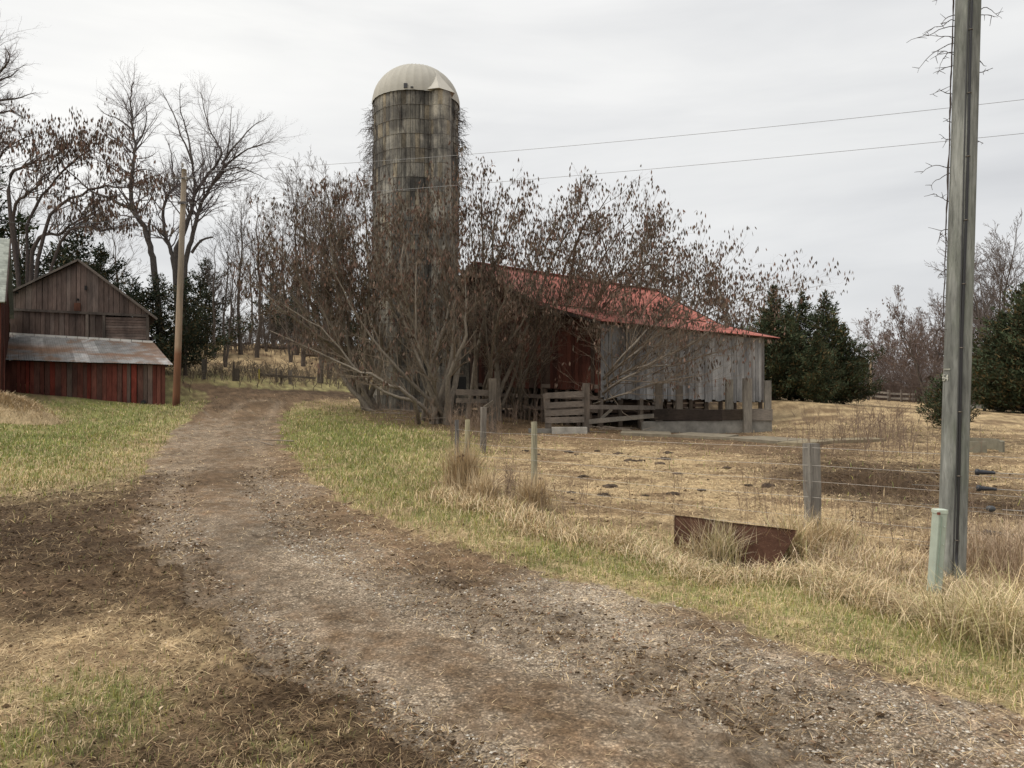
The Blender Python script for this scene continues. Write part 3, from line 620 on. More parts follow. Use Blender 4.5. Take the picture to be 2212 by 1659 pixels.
# gabled hood over the chute
t2 = np.array([cos(ca_), sin(ca_)]); s2 = np.array([-t2[1], t2[0]])
def hp(f, s_, z): return (CX+t2[0]*f+s2[0]*s_, CY+t2[1]*f+s2[1]*s_, z)
mb = MB(); apex = hp(-.38, 0, ZRIM+1.12); fl_, fr_ = hp(.47, -.42, ZRIM+.02), hp(.47, .42, ZRIM+.02); bl_, br_ = hp(-.05, -.66, ZRIM+.05), hp(-.05, .66, ZRIM+.05); back = hp(-.9, 0, ZRIM+1.05)
mb.add([apex, fl_, fr_, bl_, br_, back], [], [(0, 1, 2), (0, 3, 1), (0, 2, 4), (0, 5, 3), (0, 4, 5), (1, 3, 4), (1, 4, 2)], (.50, .48, .43)); mb.build('dormer', M['dome'], silo)
for a_, w_ in ((R_(-96), .15), (R_(-88), .11)):
    q = (SX+(SRad+.05)*cos(a_), SY+(SRad+.05)*sin(a_)); mb = MB(); mb.box((q[0]-w_/2, q[1]-.05, ZRIM+.05), (q[0]+w_/2, q[1]+.04, ZRIM+(.24 if w_ > .12 else .1)), (.05, .05, .055)); mb.build('vent', M['dark'], silo)
hx, hy = SX+SRad+.25, SY-1.15
mb = MB(); z0 = g(hx, hy); mb.box((hx-.38, hy, z0-.2), (hx+.3, hy+.9, 3.4), (.24, .22, .18)); mb.build('feed_chute_base', M['stave'], silo)
mb = MB(); mb.box((hx-.25, hy-.012, z0+1.0), (hx+.18, hy-.002, z0+1.65), (.008, .008, .008)); mb.build('hatch', M['dark'], silo)

# ------------------------------------------------------------------ old shed on the left
SHY, SLY = 37.0, 34.0
def sh(cx, cy, Y): return D(cx*.2889, 442+cy*.2889, Y)     # measured on an enlarged crop
lm = (sh(80, 1150, SHY)[0], SHY); shed = empty('shed', (sh(600, 0, SHY)[0], SHY, g(sh(600, 0, SHY)[0], SHY)), 'old grey gabled board shed with red-walled lean-to under rusty tin', 'shed')
xl, xr_, xp = sh(80, 0, SHY)[0], sh(1118, 0, SHY)[0], sh(605, 0, SHY)[0]
zl, zr_, zp = sh(0, 668, SHY)[2], sh(0, 800, SHY)[2], sh(0, 418, SHY)[2]
def stop(s):
    x = xl+s
    return zl+(zp-zl)*(x-xl)/(xp-xl) if x < xp else zp+(zr_-zp)*(x-xp)/(xr_-xp)
Ls = xr_-xl; band = lambda s: sh(0, 783+50*s/Ls, SHY)[2]; foot = lambda s: sh(0, 985+60*s/Ls, SHY)[2]-.3
sgrey = lambda s: tone((.165, .122, .108) if wr.random() < .8 else (.21, .165, .148), .2)
mb = MB(); board_wall(mb, (xl, SHY), (xr_, SHY), stop, band, .27, sgrey, ragged=.0, gap=.02); mb.build('gable_wall', M['wood'], shed)
mb = MB(); board_wall(mb, (xl, SHY+.03), (sh(785, 0, SHY)[0], SHY+.03), lambda s: band(s)+.05, foot, .27, sgrey, gap=.02)
mb.build('middle_wall', M['wood'], shed)
mb = MB()
for k in range(8):
    f = k/8; za = sh(0, 838+160*f, SHY)[2]; mb.bar((sh(795, 0, SHY)[0], SHY-.01, za-.09), (sh(1108, 0, SHY)[0], SHY-.01, za-.09-.04), .03, .155, c=sgrey(0))
mb.build('horizontal_siding', M['woodh'], shed)
mb = MB(); mb.bar((xl, SHY-.06, band(0)), (xr_, SHY-.06, band(Ls)), .05, .12, c=(.12, .10, .09)); mb.build('cross_beam', M['woodh'], shed)
for x in (sh(660, 0, SHY)[0], sh(785, 0, SHY)[0], xr_-.05):
    mb = MB(); mb.bar((x, SHY-.05, foot(0)), (x, SHY-.05, band(x-xl)+(.0)), .13, .05, up=(0, 1, 0), c=tone((.15, .125, .11))); mb.build('upright', M['wood'], shed)
mb = MB(); mb.box((sh(560, 0, SHY)[0], SHY-.05, sh(0, 795, SHY)[2]), (sh(608, 0, SHY)[0], SHY-.03, sh(0, 735, SHY)[2]), (.17, .075, .05)); mb.build('birdhouse_board', M['wood'], shed)
for cx0, cy0, cx1, cy1 in ((575, 718, 590, 702), (632, 638, 650, 606), (112, 665, 135, 652)):
    p0 = sh(cx0, cy0, SHY-.035); p1 = sh(cx1, cy1, SHY-.035); mb = MB(); mb.box((p0[0], p0[1]-.004, p0[2]), (p1[0], p1[1]+.02, p1[2]), (.006, .006, .006)); mb.build('knot_hole', M['dark'], shed)
# side and back walls, then the roof planes
SD = 6.0
mb = MB()
board_wall(mb, (xr_, SHY+.02), (xr_-3.5, SHY+SD), lambda s: zr_-.05, lambda s: 0.8, .27, sgrey, nrm=(1, 0)); board_wall(mb, (xl, SHY+.02), (xl-3.5, SHY+SD), lambda s: zl-.05, lambda s: 1.2, .27, sgrey, nrm=(-1, 0))
board_wall(mb, (xl-3.5, SHY+SD), (xr_-3.5, SHY+SD), stop, lambda s: 1., .27, sgrey, nrm=(0, 1)); mb.build('side_wall', M['wood'], shed)
galv = lambda u, v_: np.stack([.17+.12*_h(np.floor(u/.62), np.floor(v_/1.5), 3)]*3, 1)*np.array([1, 1, 1.0])
ex = .42
sl_l = (zp-zl)/(xp-xl); sl_r = (zr_-zp)/(xr_-xp)
roof_sheet((xl-ex, SHY-.25, zl-sl_l*ex+.04), (xl-ex-3.6, SHY+SD+.2, zl-sl_l*ex+.04), (xp-3.6, SHY+SD+.2, zp+.05), (xp, SHY-.25, zp+.05), 120, col=galv, mat=M['galv'], parent=shed, name='roof', amp=.008)
roof_sheet((xr_+ex+.1, SHY-.25, zr_+sl_r*(ex+.1)+.04), (xr_+ex+.1-3.6, SHY+SD+.2, zr_+sl_r*ex+.04), (xp-3.6, SHY+SD+.2, zp+.05), (xp, SHY-.25, zp+.05), 120, col=galv, mat=M['galv'], parent=shed, name='roof', amp=.008)
for a_, b_ in (((xl-ex, SHY-.24, zl-sl_l*ex-.01), (xp, SHY-.24, zp)), ((xp, SHY-.24, zp), (xr_+ex+.1, SHY-.24, zr_+sl_r*(ex+.1)-.01))):
    mb = MB(); mb.bar(a_, b_, .03, .10, c=(.16, .135, .12)); mb.build('rafter', M['woodh'], shed)
# lean-to
TLp, TRp = sh(-60, 962, SHY-.03), sh(1150, 1032, SHY-.03); BLp, BRp = sh(45, 1160, SLY-.3), sh(1292, 1196, SLY-.3); BLp0 = BLp+(BLp-BRp)*.09
def lc(u, v_):
    sh_ = np.floor(u/.64); k = .15+.10*_h(sh_, np.floor(v_/1.9), 8); k = np.where(_h(sh_, np.floor(v_/1.9), 4) > .8, k+.16, k); k = k*(.8+.4*fbm(u*2, v_*.7, 6))
    rust = np.clip((fbm(u*.55+3, v_*2.2, 19, 4)-.40)*5, 0, 1)*np.clip(1.3-abs(v_-1.7)/1.0, 0, 1); rust = np.maximum(rust, np.clip((u-6.6)*1.2, 0, .75)*np.clip((fbm(u*2, v_*2, 23)-.3)*4, 0, 1))
    return (np.stack([k, k*1.01, k*1.02], 1))*(1-rust[:, None])+rust[:, None]*np.array([.175, .10, .06])
roof_sheet(BLp0, BRp, TRp, TLp, 160, col=lc, mat=M['galv'], parent=shed, name='lean_to_roof', amp=.007, per=.09, sag=.02, rows=30)
mb = MB()
for k in range(15):
    f0 = k/15; p = TLp*(1-f0)+TRp*f0; q = TLp*(1-f0-.062)+TRp*(f0+.062); mb.hexa([p+(0, -.05, -.02), q+(0, -.05, -.02), q+(0, .01, -.02), p+(0, .01, -.02)], [p+(0, -.045, .085), q+(0, -.045, .085), q+(0, .01, .085), p+(0, .01, .085)], (.62, .61, .58))
mb.build('flashing', M['dome'], shed)
zle = lambda s: BLp[2]+(BRp[2]-BLp[2])*s/Lw-.03
xa, xb = sh(48, 0, SLY)[0], sh(1238, 0, SLY)[0]; Lw = xb-xa
lred = lambda s: tone(wr.choice([(.22, .05, .036), (.18, .055, .042), (.17, .065, .05), (.15, .075, .062)]), .25) if wr.random() < (.92 if s < Lw*.5 else .74) else tone((.16, .115, .10), .2)
gl_ = lambda s: g(xa+s, SLY)-.06
mb = MB(); board_wall(mb, (xa, SLY), (xb, SLY), zle, gl_, .24, lred, ragged=.03, gap=.025, skip=lambda s: abs(s-2.02) < .09); mb.build('lean_to_wall', M['wood'], shed)
mb = MB(); board_wall(mb, (xa+1.9, SLY), (xa+2.15, SLY), zle, lambda s: g(xa+2, SLY)+.75, .12, lred); p = sh(1070, 1478, SLY-.04); mb.build('wall_patch', M['wood'], shed)
mb = MB(); mb.add([(p[0]-.12, SLY-.05, p[2]-.12), (p[0]+.13, SLY-.05, p[2]-.12), (p[0]+.14, SLY-.05, p[2]+.06), (p[0]+.02, SLY-.05, p[2]+.12), (p[0]-.1, SLY-.05, p[2]+.05)]+[(p[0]+a, SLY-.03, p[2]+c_) for a, c_ in ((-.12, -.12), (.13, -.12), (.14, .06), (.02, .12), (-.1, .05))], [(0, 1, 6, 5), (1, 2, 7, 6), (2, 3, 8, 7), (3, 4, 9, 8), (4, 0, 5, 9)], [(0, 2, 1), (0, 3, 2), (0, 4, 3)], (.01, .01, .01)); mb.build('gnawed_hole', M['dark'], shed)
lsl = (TRp[2]-BRp[2])/(SHY-SLY+.27)
mb = MB(); board_wall(mb, (xb, SLY+.03), (xr_+.1, SHY), lambda s: zle(Lw)-.06+s*lsl*.93, lambda s: g(xb, SLY+s)-.05, .24, lred, nrm=(1, 0)); mb.build('lean_to_side', M['wood'], shed); mb = MB(); board_wall(mb, (xa, SLY+.03), (xl-.2, SHY), lambda s: zle(0)-.06+s*lsl*.85, lambda s: g(xa, SLY+s)-.05, .24, lred, nrm=(-1, 0)); mb.build('lean_to_side', M['wood'], shed)
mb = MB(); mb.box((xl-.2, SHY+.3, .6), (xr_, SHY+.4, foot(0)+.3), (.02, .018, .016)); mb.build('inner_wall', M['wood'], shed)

# ------------------------------------------------------------------ building at the left edge of the view
e0 = D(12.5, 652, 30.0); r0 = D(23, 516, 33.5); dr = np.array([-.847, -.532, 0])
lb = empty('farm_building', (e0[0]-2, e0[1], g(e0[0], e0[1])), 'building with pale green-grey shingle roof at left edge of view', 'building')
def shc(u, v_):
    k = .75+.5*_h(np.floor(u/.22+(np.floor(v_/.16) % 2)*.5), np.floor(v_/.16), 6); k = k*(.85+.3*((v_/.16) % 1)); return np.stack([.30*k, .32*k, .285*k], 1)
roof_sheet(e0, e0+dr*6, r0+dr*6, r0, 120, amp=0, col=shc, mat=m_vc('shingle', .9, .2, 12), parent=lb, name='roof', rows=60, th=.06)
r2 = np.array([2*r0[0]-e0[0], 2*r0[1]-e0[1], e0[2]]); roof_sheet(r2, r2+dr*6, r0+dr*6, r0, 10, amp=0, col=(.29, .33, .28), mat=bpy.data.materials['shingle'], parent=lb, name='roof', rows=6, th=.06)
rr0 = (r0-e0)[:2]; rl = np.linalg.norm(rr0); mb = MB(); ins = dr*.18
a_ = e0+ins+np.array([*(rr0/rl*.35), 0]); b__ = r2+ins-np.array([*(rr0/rl*.35), 0])
Lg = np.linalg.norm(b__[:2]-a_[:2]); zt = lambda s: e0[2]+(r0[2]-e0[2])*(1-abs(1-(s+.35)/(Lg/2+.35)))-.1
board_wall(mb, a_, b__, zt, lambda s: 1.1, .25, lambda s: tone((.075, .028, .02), .2), nrm=(-dr[0], -dr[1])); mb.build('gable_wall', M['wood'], lb)
mb = MB(); board_wall(mb, a_, a_+dr*5.5, lambda s: e0[2]+.1, lambda s: 1.1, .25, lambda s: tone((.15, .045, .03), .2), nrm=(.53, -.85)); mb.build('front_wall', M['wood'], lb)
mb = MB(); mb.bar(e0+(0, 0, -.05), r0+(0, 0, -.05), .05, .2, c=(.07, .05, .045)); mb.build('barge_board', M['woodh'], lb)
# leaning boards against its corner
p0 = D(3, 830, 31); p1 = D(-8, 760, 31.5)
ld = MB(); zb = g(p0[0], p0[1])
for k in range(3): ld.bar((p0[0]-.3*k, p0[1], zb-.05), (p1[0]-.3*k, p1[1]+.3, zb+2.3), .28, .03, up=(0, 1, 0), c=tone((.16, .06, .045)))
tag(ld.build('leaning_boards', M['wood']), 'weathered reddish boards leaning at the left end of the shed', 'boards')

# ================================================================== trees
def unit(v): n = sqrt(v[0]*v[0]+v[1]*v[1]+v[2]*v[2])+1e-9; return (v[0]/n, v[1]/n, v[2]/n)
def offdir(d, ang, r):
    """direction at angle ang from d, random azimuth"""
    a = unit((r.gauss(0, 1), r.gauss(0, 1), r.gauss(0, 1))); dt = a[0]*d[0]+a[1]*d[1]+a[2]*d[2]
    p = unit((a[0]-d[0]*dt, a[1]-d[1]*dt, a[2]-d[2]*dt)); c, s = cos(ang), sin(ang)
    return (d[0]*c+p[0]*s, d[1]*c+p[1]*s, d[2]*c+p[2]*s)
def grow(lines, tips, p, d, L, r0, lev, cfg, r):
    """cfg[lev] = dict(n children, ang, ratio, wig, up, seg)"""
    c = cfg[lev]; K = c['seg']; pts = [tuple(p)]; rad = [r0]; st = L/(K-1); tp = c.get('taper', .35)
    dirs = []
    for i in range(K-1):
        d = unit((d[0]+r.gauss(0, c['wig']), d[1]+r.gauss(0, c['wig']), d[2]+r.gauss(0, c['wig'])+c['up'])); dirs.append(d)
        q = pts[-1]; pts.append((q[0]+d[0]*st, q[1]+d[1]*st, q[2]+d[2]*st)); rad.append(r0*(1-(1-tp)*(i+1)/(K-1)))
    lines.append((lev, pts, rad)); kids(lines, tips, pts, rad, L, lev, cfg, r)
def kids(lines, tips, pts, rad, L, lev, cfg, r, t0=None):
    c = cfg[lev]; K = len(pts)
    if lev+1 >= len(cfg): tips.append(pts[-1]); 
    if lev+1 < len(cfg):
        n = c['n'] if c['n'] > 1 else (1 if r.random() < c['n'] else 0); n = int(n+r.random())
        for _ in range(n):
            t = r.uniform(c.get('t0', .25) if t0 is None else t0, 1); f = t*(K-1); i = min(K-2, int(f)); f -= i
            q = tuple(pts[i][k]*(1-f)+pts[i+1][k]*f for k in range(3)); dd = unit(tuple(pts[i+1][k]-pts[i][k] for k in range(3)))
            rr_ = rad[i]*(1-f)+rad[i+1]*f
            nd_ = offdir(dd, c['ang']*r.uniform(.6, 1.3), r)
            if nd_[2] < c.get('minz', -.5): nd_ = (nd_[0], nd_[1], abs(nd_[2])*.5)
            grow(lines, tips, q, unit(nd_), L*c['ratio']*r.uniform(.55, 1.15)*(1.15-.55*t), min(rr_*.7, max(rr_*.45, .004)), lev+1, cfg, r)
def catmull(P, n):
    P = [np.array(p, float) for p in P]; P = [2*P[0]-P[1]]+P+[2*P[-1]-P[-2]]; out = []
    for i in range(1, len(P)-2):
        for k in range(n):
            t = k/n; out.append(.5*((2*P[i])+(-P[i-1]+P[i+1])*t+(2*P[i-1]-5*P[i]+4*P[i+1]-P[i+2])*t*t+(-P[i-1]+3*P[i]-3*P[i+1]+P[i+2])*t**3))
    out.append(P[-2]); return out
def limb(lines, tips, P, r0, r1, cfg, r, lev=0, n=4, t0=.2, jit=.0):
    pts = catmull(P, n); L = sum(np.linalg.norm(pts[i+1]-pts[i]) for i in range(len(pts)-1)); K = len(pts)
    pts = [tuple(p+np.array([r.gauss(0, jit) for _ in range(3)])*(0 if i in (0,) else 1)) for i, p in enumerate(pts)]
    rad = [r0+(r1-r0)*(i/(K-1))**.8 for i in range(K)]
    lines.append((lev, pts, rad)); kids(lines, tips, pts, rad, L, lev, cfg, r, t0); return pts
def pods(tips, r, n=2, L=(.12, .24), w=.036, spread=.12):
    """drooping bunches of winged seeds"""
    V = []; C = []
    for t in tips:
        for _ in range(r.randint(1, n)):
            x, y, z = t[0]+r.gauss(0, spread), t[1]+r.gauss(0, spread), t[2]+r.gauss(0, spread); l = r.uniform(*L); k = r.uniform(.55, 1.5); rd = r.uniform(.85, 1.25)
            for _ in range(2):
                a = r.uniform(0, pi); ww = w*r.uniform(.6, 1.1); ox, oy = cos(a)*ww, sin(a)*ww; sx, sy = r.gauss(0, .04), r.gauss(0, .04)
                V += [(x, y, z), (x+ox*.8+sx*.5, y+oy*.8+sy*.5, z-l*.55), (x+sx, y+sy, z-l), (x-ox*.8+sx*.5, y-oy*.8+sy*.5, z-l*.45)]; C += [(.135*k*rd, .10*k, .076*k)]*4
    V = np.array(V); n_ = len(V)//4; return V, np.arange(n_)[:, None]*4+np.arange(4), np.array(C)
def tree_obj(name, label, cat, lines, base, group=None, bark=(.20, .175, .145), twig=(.15, .125, .105), podtips=None, podn=2, podkw={}, r=random, trunk_lev=0, extra=None):
    root = empty(name, tuple(base), label, cat, group)
    thick = [(p, q) for l, p, q in lines if l <= trunk_lev]; thin = [(p, q) for l, p, q in lines if l > trunk_lev]
    me = lines_mesh('trunk', thick, 7, bark); link('trunk', me, M['bark'], root)
    if thin: link('crown', lines_mesh('crown', thin, 3, twig), M['twig'], root)
    if podtips:
        V, Q_, C = pods(podtips, r, podn, **podkw); link('seed_clusters', np_mesh('seed_clusters', V, Q_, None, C), M['pod'], root)
    return root

# ---- the tree-of-heaven thicket round the silo: many leaning stems from common stools
AIL = [dict(n=21, ang=.62, ratio=.235, wig=.05, up=.03, seg=8, t0=.3, minz=-.25),
       dict(n=8, ang=.62, ratio=.46, wig=.10, up=.05, seg=6, t0=.15, minz=-.4, taper=.3),
       dict(n=2.6, ang=.6, ratio=.5, wig=.14, up=.04, seg=4, t0=.2, taper=.4),
       dict(n=0, ang=.6, ratio=.5, wig=.14, up=.03, seg=3, taper=.5)]
def stool(label, base, tips, seed, rads=(.075, .14), podfrac=.5, n_up=21, pull=.93, twig=(.195, .155, .115)):
    r = random.Random(seed); lines = []; tp = []
    b = HG(*base)
    cfg = [dict(c) for c in AIL]; cfg[0]['n'] = n_up
    for t in tips:
        x, y, Y = t[:3]; tip = D(x, y, Y); tip = b+(tip-b)*pull; off = np.array([r.gauss(0, .35), r.gauss(0, .35), 0]); p0 = b+off; p0[2] = g(p0[0], p0[1])-.1
        if len(t) > 3: mid = [b+(D(*m_)-b)*pull for m_ in t[3]]
        else:
            v = tip-p0; m1 = p0+v*.33+np.array([r.gauss(0, .25), r.gauss(0, .25), np.linalg.norm(v[:2])*r.uniform(-.02, .14)]); m2 = p0+v*.68+np.array([r.gauss(0, .3), r.gauss(0, .3), np.linalg.norm(v[:2])*r.uniform(.0, .16)]); mid = [m1, m2]
        mid = [m_+np.array([r.gauss(0, .16), r.gauss(0, .16), r.gauss(0, .16)]) for m_ in mid]
        limb(lines, tp, [p0]+mid+[tip], r.uniform(*rads), .015, cfg, r, n=4, t0=.28, jit=.035)
    pt = [t for t in tp if r.random() < podfrac*(.35+.9*min(1, max(0, (t[2]-2.2)/4)))]
    return tree_obj('seed_tree', label, 'tree', lines, b, 'leafless seed-bearing trees around the silo and barn', podtips=pt, podn=2, r=r, twig=twig, bark=(.215, .185, .15))
stool('many-stemmed leafless tree left of the silo base, leaning toward the lane', (800, 885), [(545, 470, 29), (600, 430, 30), (650, 395, 29), (700, 370, 28.5), (740, 400, 29.5), (780, 380, 29), (525, 590, 28), (610, 540, 27.5), (690, 500, 30), (760, 520, 29), (830, 500, 28.5), (560, 520, 30)], 21)
stool('largest leafless tree clump directly in front of the silo, seed bunches on top', (945, 912), [(900, 370, 28), (850, 400, 27.5), (800, 430, 28.5), (960, 380, 28), (1000, 350, 28.5), (930, 430, 27), (870, 470, 26.5), (980, 470, 27), (700, 560, 26, [(880, 840, 26.3), (790, 700, 26)]), (590, 640, 26, [(900, 860, 25.5), (800, 790, 25.6), (690, 715, 26)]), (560, 700, 25.5, [(880, 860, 25.3), (800, 810, 25), (700, 775, 25)]), (820, 560, 26), (1010, 560, 26), (760, 470, 27), (900, 540, 25.5, [(935, 800, 26), (890, 700, 25.5)])], 22, rads=(.07, .15), n_up=19, podfrac=.42)
stool('leafless tree clump between the silo and the barn gable', (1040, 905), [(1040, 345, 29), (1085, 370, 28), (1130, 385, 28.5), (1190, 440, 28), (1240, 400, 28.5), (1010, 420, 28), (1150, 520, 27), (1060, 480, 27), (1100, 600, 26), (1290, 390, 29)], 23, n_up=18, podfrac=.5)
stool('leafless tree clump in front of the red barn end wall', (1165, 890), [(1330, 375, 28), (1270, 440, 27.5), (1380, 430, 28), (1440, 460, 28.5), (1500, 470, 28), (1350, 520, 27), (1250, 540, 26.5), (1420, 560, 27), (1190, 600, 26), (1480, 600, 27.5)], 24, n_up=19, podfrac=.62)
stool('spreading tree leaning right over the grey barn side, low drooping branches', (1255, 890), [(1755, 545, 27, [(1340, 790, 26), (1480, 690, 26.5), (1620, 600, 27)]), (1600, 520, 27.5, [(1330, 780, 26), (1460, 640, 27)]), (1690, 610, 27, [(1360, 800, 26), (1530, 680, 26.5)]), (1540, 500, 28), (1640, 720, 26, [(1330, 830, 25.8), (1430, 760, 25.8), (1540, 730, 26)]), (1560, 790, 25.5, [(1340, 840, 25.5), (1450, 785, 25.4)]), (1500, 640, 27), (1420, 700, 26), (1640, 590, 28)], 25, n_up=21, podfrac=.75, pull=.84, rads=(.05, .10))
stool('low dense leafless saplings crowding the red barn end wall', (1130, 905), [(x, y, 27+.1*((x*7) % 13)) for x, y in ((1010, 640), (1050, 560), (1080, 660), (1110, 590), (1140, 560), (1160, 640), (1190, 600), (1220, 660), (1130, 700), (1250, 620), (1075, 730))], 26, rads=(.03, .06), n_up=16, podfrac=.10)
stool('low leafless saplings in front of the left part of the grey barn side', (1290, 900), [(x, y, 27+.1*((x*7) % 13)) for x, y in ((1290, 600), (1250, 690), (1265, 640), (1305, 700), (1330, 680), (1370, 640), (1400, 720), (1440, 690), (1350, 760), (1480, 740), (1270, 700), (1560, 720))], 27, rads=(.03, .06), n_up=14, podfrac=.15)
for (x, y, Y, s, lab) in ((1360, 640, 52, 1.0, 'leafless tree rising behind the middle of the barn roof'), (1200, 620, 50, 1.0, 'leafless tree behind the left half of the red roof'), (1470, 690, 52, .85, 'leafless tree behind the barn roof, right of the middle one'), (1600, 720, 55, .65, 'small leafless tree behind the low end of the red roof')):
    r = random.Random(int(x)); lines = []; tp = []; b = D(x, y, Y); b[2] = g(b[0], b[1])
    cfg = [dict(c) for c in AIL]; cfg[0]['n'] = 15; cfg[1]['n'] = 6
    for k in range(5):
        tip = b+np.array([r.uniform(-3.5, 3.5)*s, r.uniform(-2, 2), r.uniform(11, 14)*s]); limb(lines, tp, [b, b+(tip-b)*np.array([.25, .25, .5]), tip], .14, .02, cfg, r, n=4, t0=.3, jit=.05)
    tree_obj('seed_tree', lab, 'tree', lines, b, 'leafless seed-bearing trees around the silo and barn', podtips=[t for t in tp if r.random() < .45], podn=2, r=r, podkw=dict(w=.07, L=(.2, .34)))

# ---- left ailanthus whose limbs hang over the shed
r = random.Random(31); lines = []; tp = []; b = np.array(D(60, 800, 44)); b[2] = g(b[0], b[1])
def crop2(cx, cy, Y): return D(cx*.3111, 73.7+cy*.3111, Y)
cfg = [dict(c) for c in AIL]; cfg[0]['n'] = 20; cfg[1]['n'] = 7
for P, a in (([b, crop2(230, 1490, 44), crop2(400, 1390, 43.5), crop2(560, 1290, 43), crop2(720, 1210, 43)], .16),
             ([b, crop2(60, 1100, 44), crop2(150, 930, 44), crop2(300, 870, 44), crop2(420, 840, 44)], .15), ([b, crop2(100, 1300, 44), crop2(200, 1100, 43), crop2(350, 960, 43), crop2(520, 760, 43)], .14),
             ([b, crop2(-100, 1200, 44), crop2(-60, 950, 44), crop2(60, 780, 44), crop2(230, 700, 44)], .14), ([b, crop2(300, 1380, 43), crop2(560, 1110, 43), crop2(800, 1060, 42.5), crop2(960, 1110, 42)], .14),
             ([b, crop2(420, 1440, 43), crop2(700, 1350, 42), crop2(950, 1330, 42)], .12), ([b, crop2(200, 1330, 45), crop2(400, 1000, 45), crop2(600, 820, 45), crop2(690, 840, 45)], .12), ([b, crop2(-150, 1300, 43), crop2(-250, 1000, 43), crop2(-300, 800, 43)], .14)):
    limb(lines, tp, P, a, .02, cfg, r, n=4, t0=.3, jit=.05)
tree_obj('seed_tree', 'leafless tree with dark seed bunches spreading above the grey shed', 'tree', lines, b, 'leafless seed-bearing trees around the silo and barn', podtips=[t for t in tp if r.random() < .62], podn=3, r=r, podkw=dict(w=.055, L=(.2, .34)), twig=(.11, .09, .085), bark=(.085, .07, .065))

# ---- the big double walnut behind the pole
WAL = [dict(n=26, ang=.85, ratio=.20, wig=.11, up=.04, seg=7, t0=.3, minz=-.3),
       dict(n=8.5, ang=.8, ratio=.5, wig=.18, up=.05, seg=6, t0=.2, taper=.3), dict(n=2.8, ang=.75, ratio=.5, wig=.2, up=.05, seg=4, taper=.4), dict(n=0, ang=.7, ratio=.5, wig=.2, up=.03, seg=3, taper=.5)]
def bare(label, name, base, limbs, seed, Y, cfg=WAL, bark=(.10, .088, .08), twig=(.17, .148, .15), group=None, cat='tree', n=None):
    r = random.Random(seed); lines = []; tp = []; c_ = [dict(c) for c in cfg]
    for r0, r1, P in limbs:
        r0 *= .72; r1 *= .6
        Pw = [p if len(p) == 3 and not isinstance(p, tuple) else crop2(p[0], p[1], Y+(p[2] if len(p) > 2 else r.uniform(-1, 1))) for p in P]
        L = sum(np.linalg.norm(Pw[i+1]-Pw[i]) for i in range(len(Pw)-1)); c_[0]['n'] = (n or cfg[0]['n'])*L/9; limb(lines, tp, Pw, r0, r1, c_, r, n=3, t0=.25, jit=.03)
    return tree_obj(name, label, cat, lines, base, group, bark=bark, twig=twig)
b1 = D(356, 850, 50); b1[2] = g(b1[0], b1[1])-.2; b2 = D(392, 850, 50); b2[2] = g(b2[0], b2[1])-.2
bare('tall crooked dark-barked bare tree left of the wooden pole, broken stub on its trunk', 'bare_tree', b1, [
    (.33, .05, [b1, (1075, 1640, 0), (1040, 1480, 0), (1000, 1340, 0), (930, 1220, 0), (910, 1100, 0), (915, 980, 0), (930, 850, 0), (940, 760, 0), (915, 640, 0), (915, 540, 0), (900, 450), (925, 330)]),
    (.16, .03, [(930, 1220, 0), (780, 1150), (640, 1090), (540, 1010), (430, 900), (440, 760)]), (.1, .02, [(940, 780, 0), (1000, 680), (1015, 560), (990, 440)]), (.09, .02, [(905, 820, 0), (830, 740), (760, 700), (690, 640)]),
    (.1, .02, [(915, 660, 0), (830, 590), (740, 560), (670, 500)]), (.15, .13, [(1040, 1480, 0), (1038, 1390, 0), (1035, 1290, 0)]), (.09, .02, [(930, 960, 0), (1000, 940), (1080, 960)])], 41, 50)
bare('broad bare tree with several rising dark trunks behind the wooden pole', 'bare_tree', b2, [
    (.26, .04, [b2, (1210, 1640, 0), (1190, 1520, 0), (1160, 1420, 0), (1130, 1260, 0), (1160, 1130, 0), (1210, 1060, 0), (1270, 1035, 0), (1330, 980), (1420, 900)]), (.1, .02, [(1210, 1060, 0), (1200, 950), (1190, 830), (1150, 700)]),
    (.28, .03, [b2, (1220, 1600, 0), (1270, 1400, 0), (1330, 1230, 0), (1350, 1110, 0), (1420, 1000, 0), (1510, 900, 0), (1530, 800), (1470, 700), (1430, 560), (1400, 400)]),
    (.28, .03, [b2, (1290, 1600, 0), (1330, 1440, 0), (1370, 1260, 0), (1430, 1110, 0), (1500, 1010, 0), (1570, 910, 0), (1680, 820), (1800, 770), (1900, 740)]),
    (.12, .02, [(1540, 900, 0), (1640, 760), (1750, 640), (1860, 580)]), (.1, .02, [(1570, 870, 0), (1600, 700), (1610, 500)]), (.14, .02, [(1350, 1110, 0), (1340, 900), (1260, 700), (1180, 500), (1130, 400)]), (.1, .02, [(1340, 900, 0), (1290, 650), (1250, 500), (1250, 340)]),
    (.12, .03, [(1490, 1030, 0), (1580, 940), (1700, 935), (1850, 1010)]), (.15, .09, [(1330, 1520, 0), (1400, 1430, 0), (1480, 1405, 0)]), (.12, .03, [(1160, 1420, 0), (1060, 1330), (980, 1300)])], 42, 50)
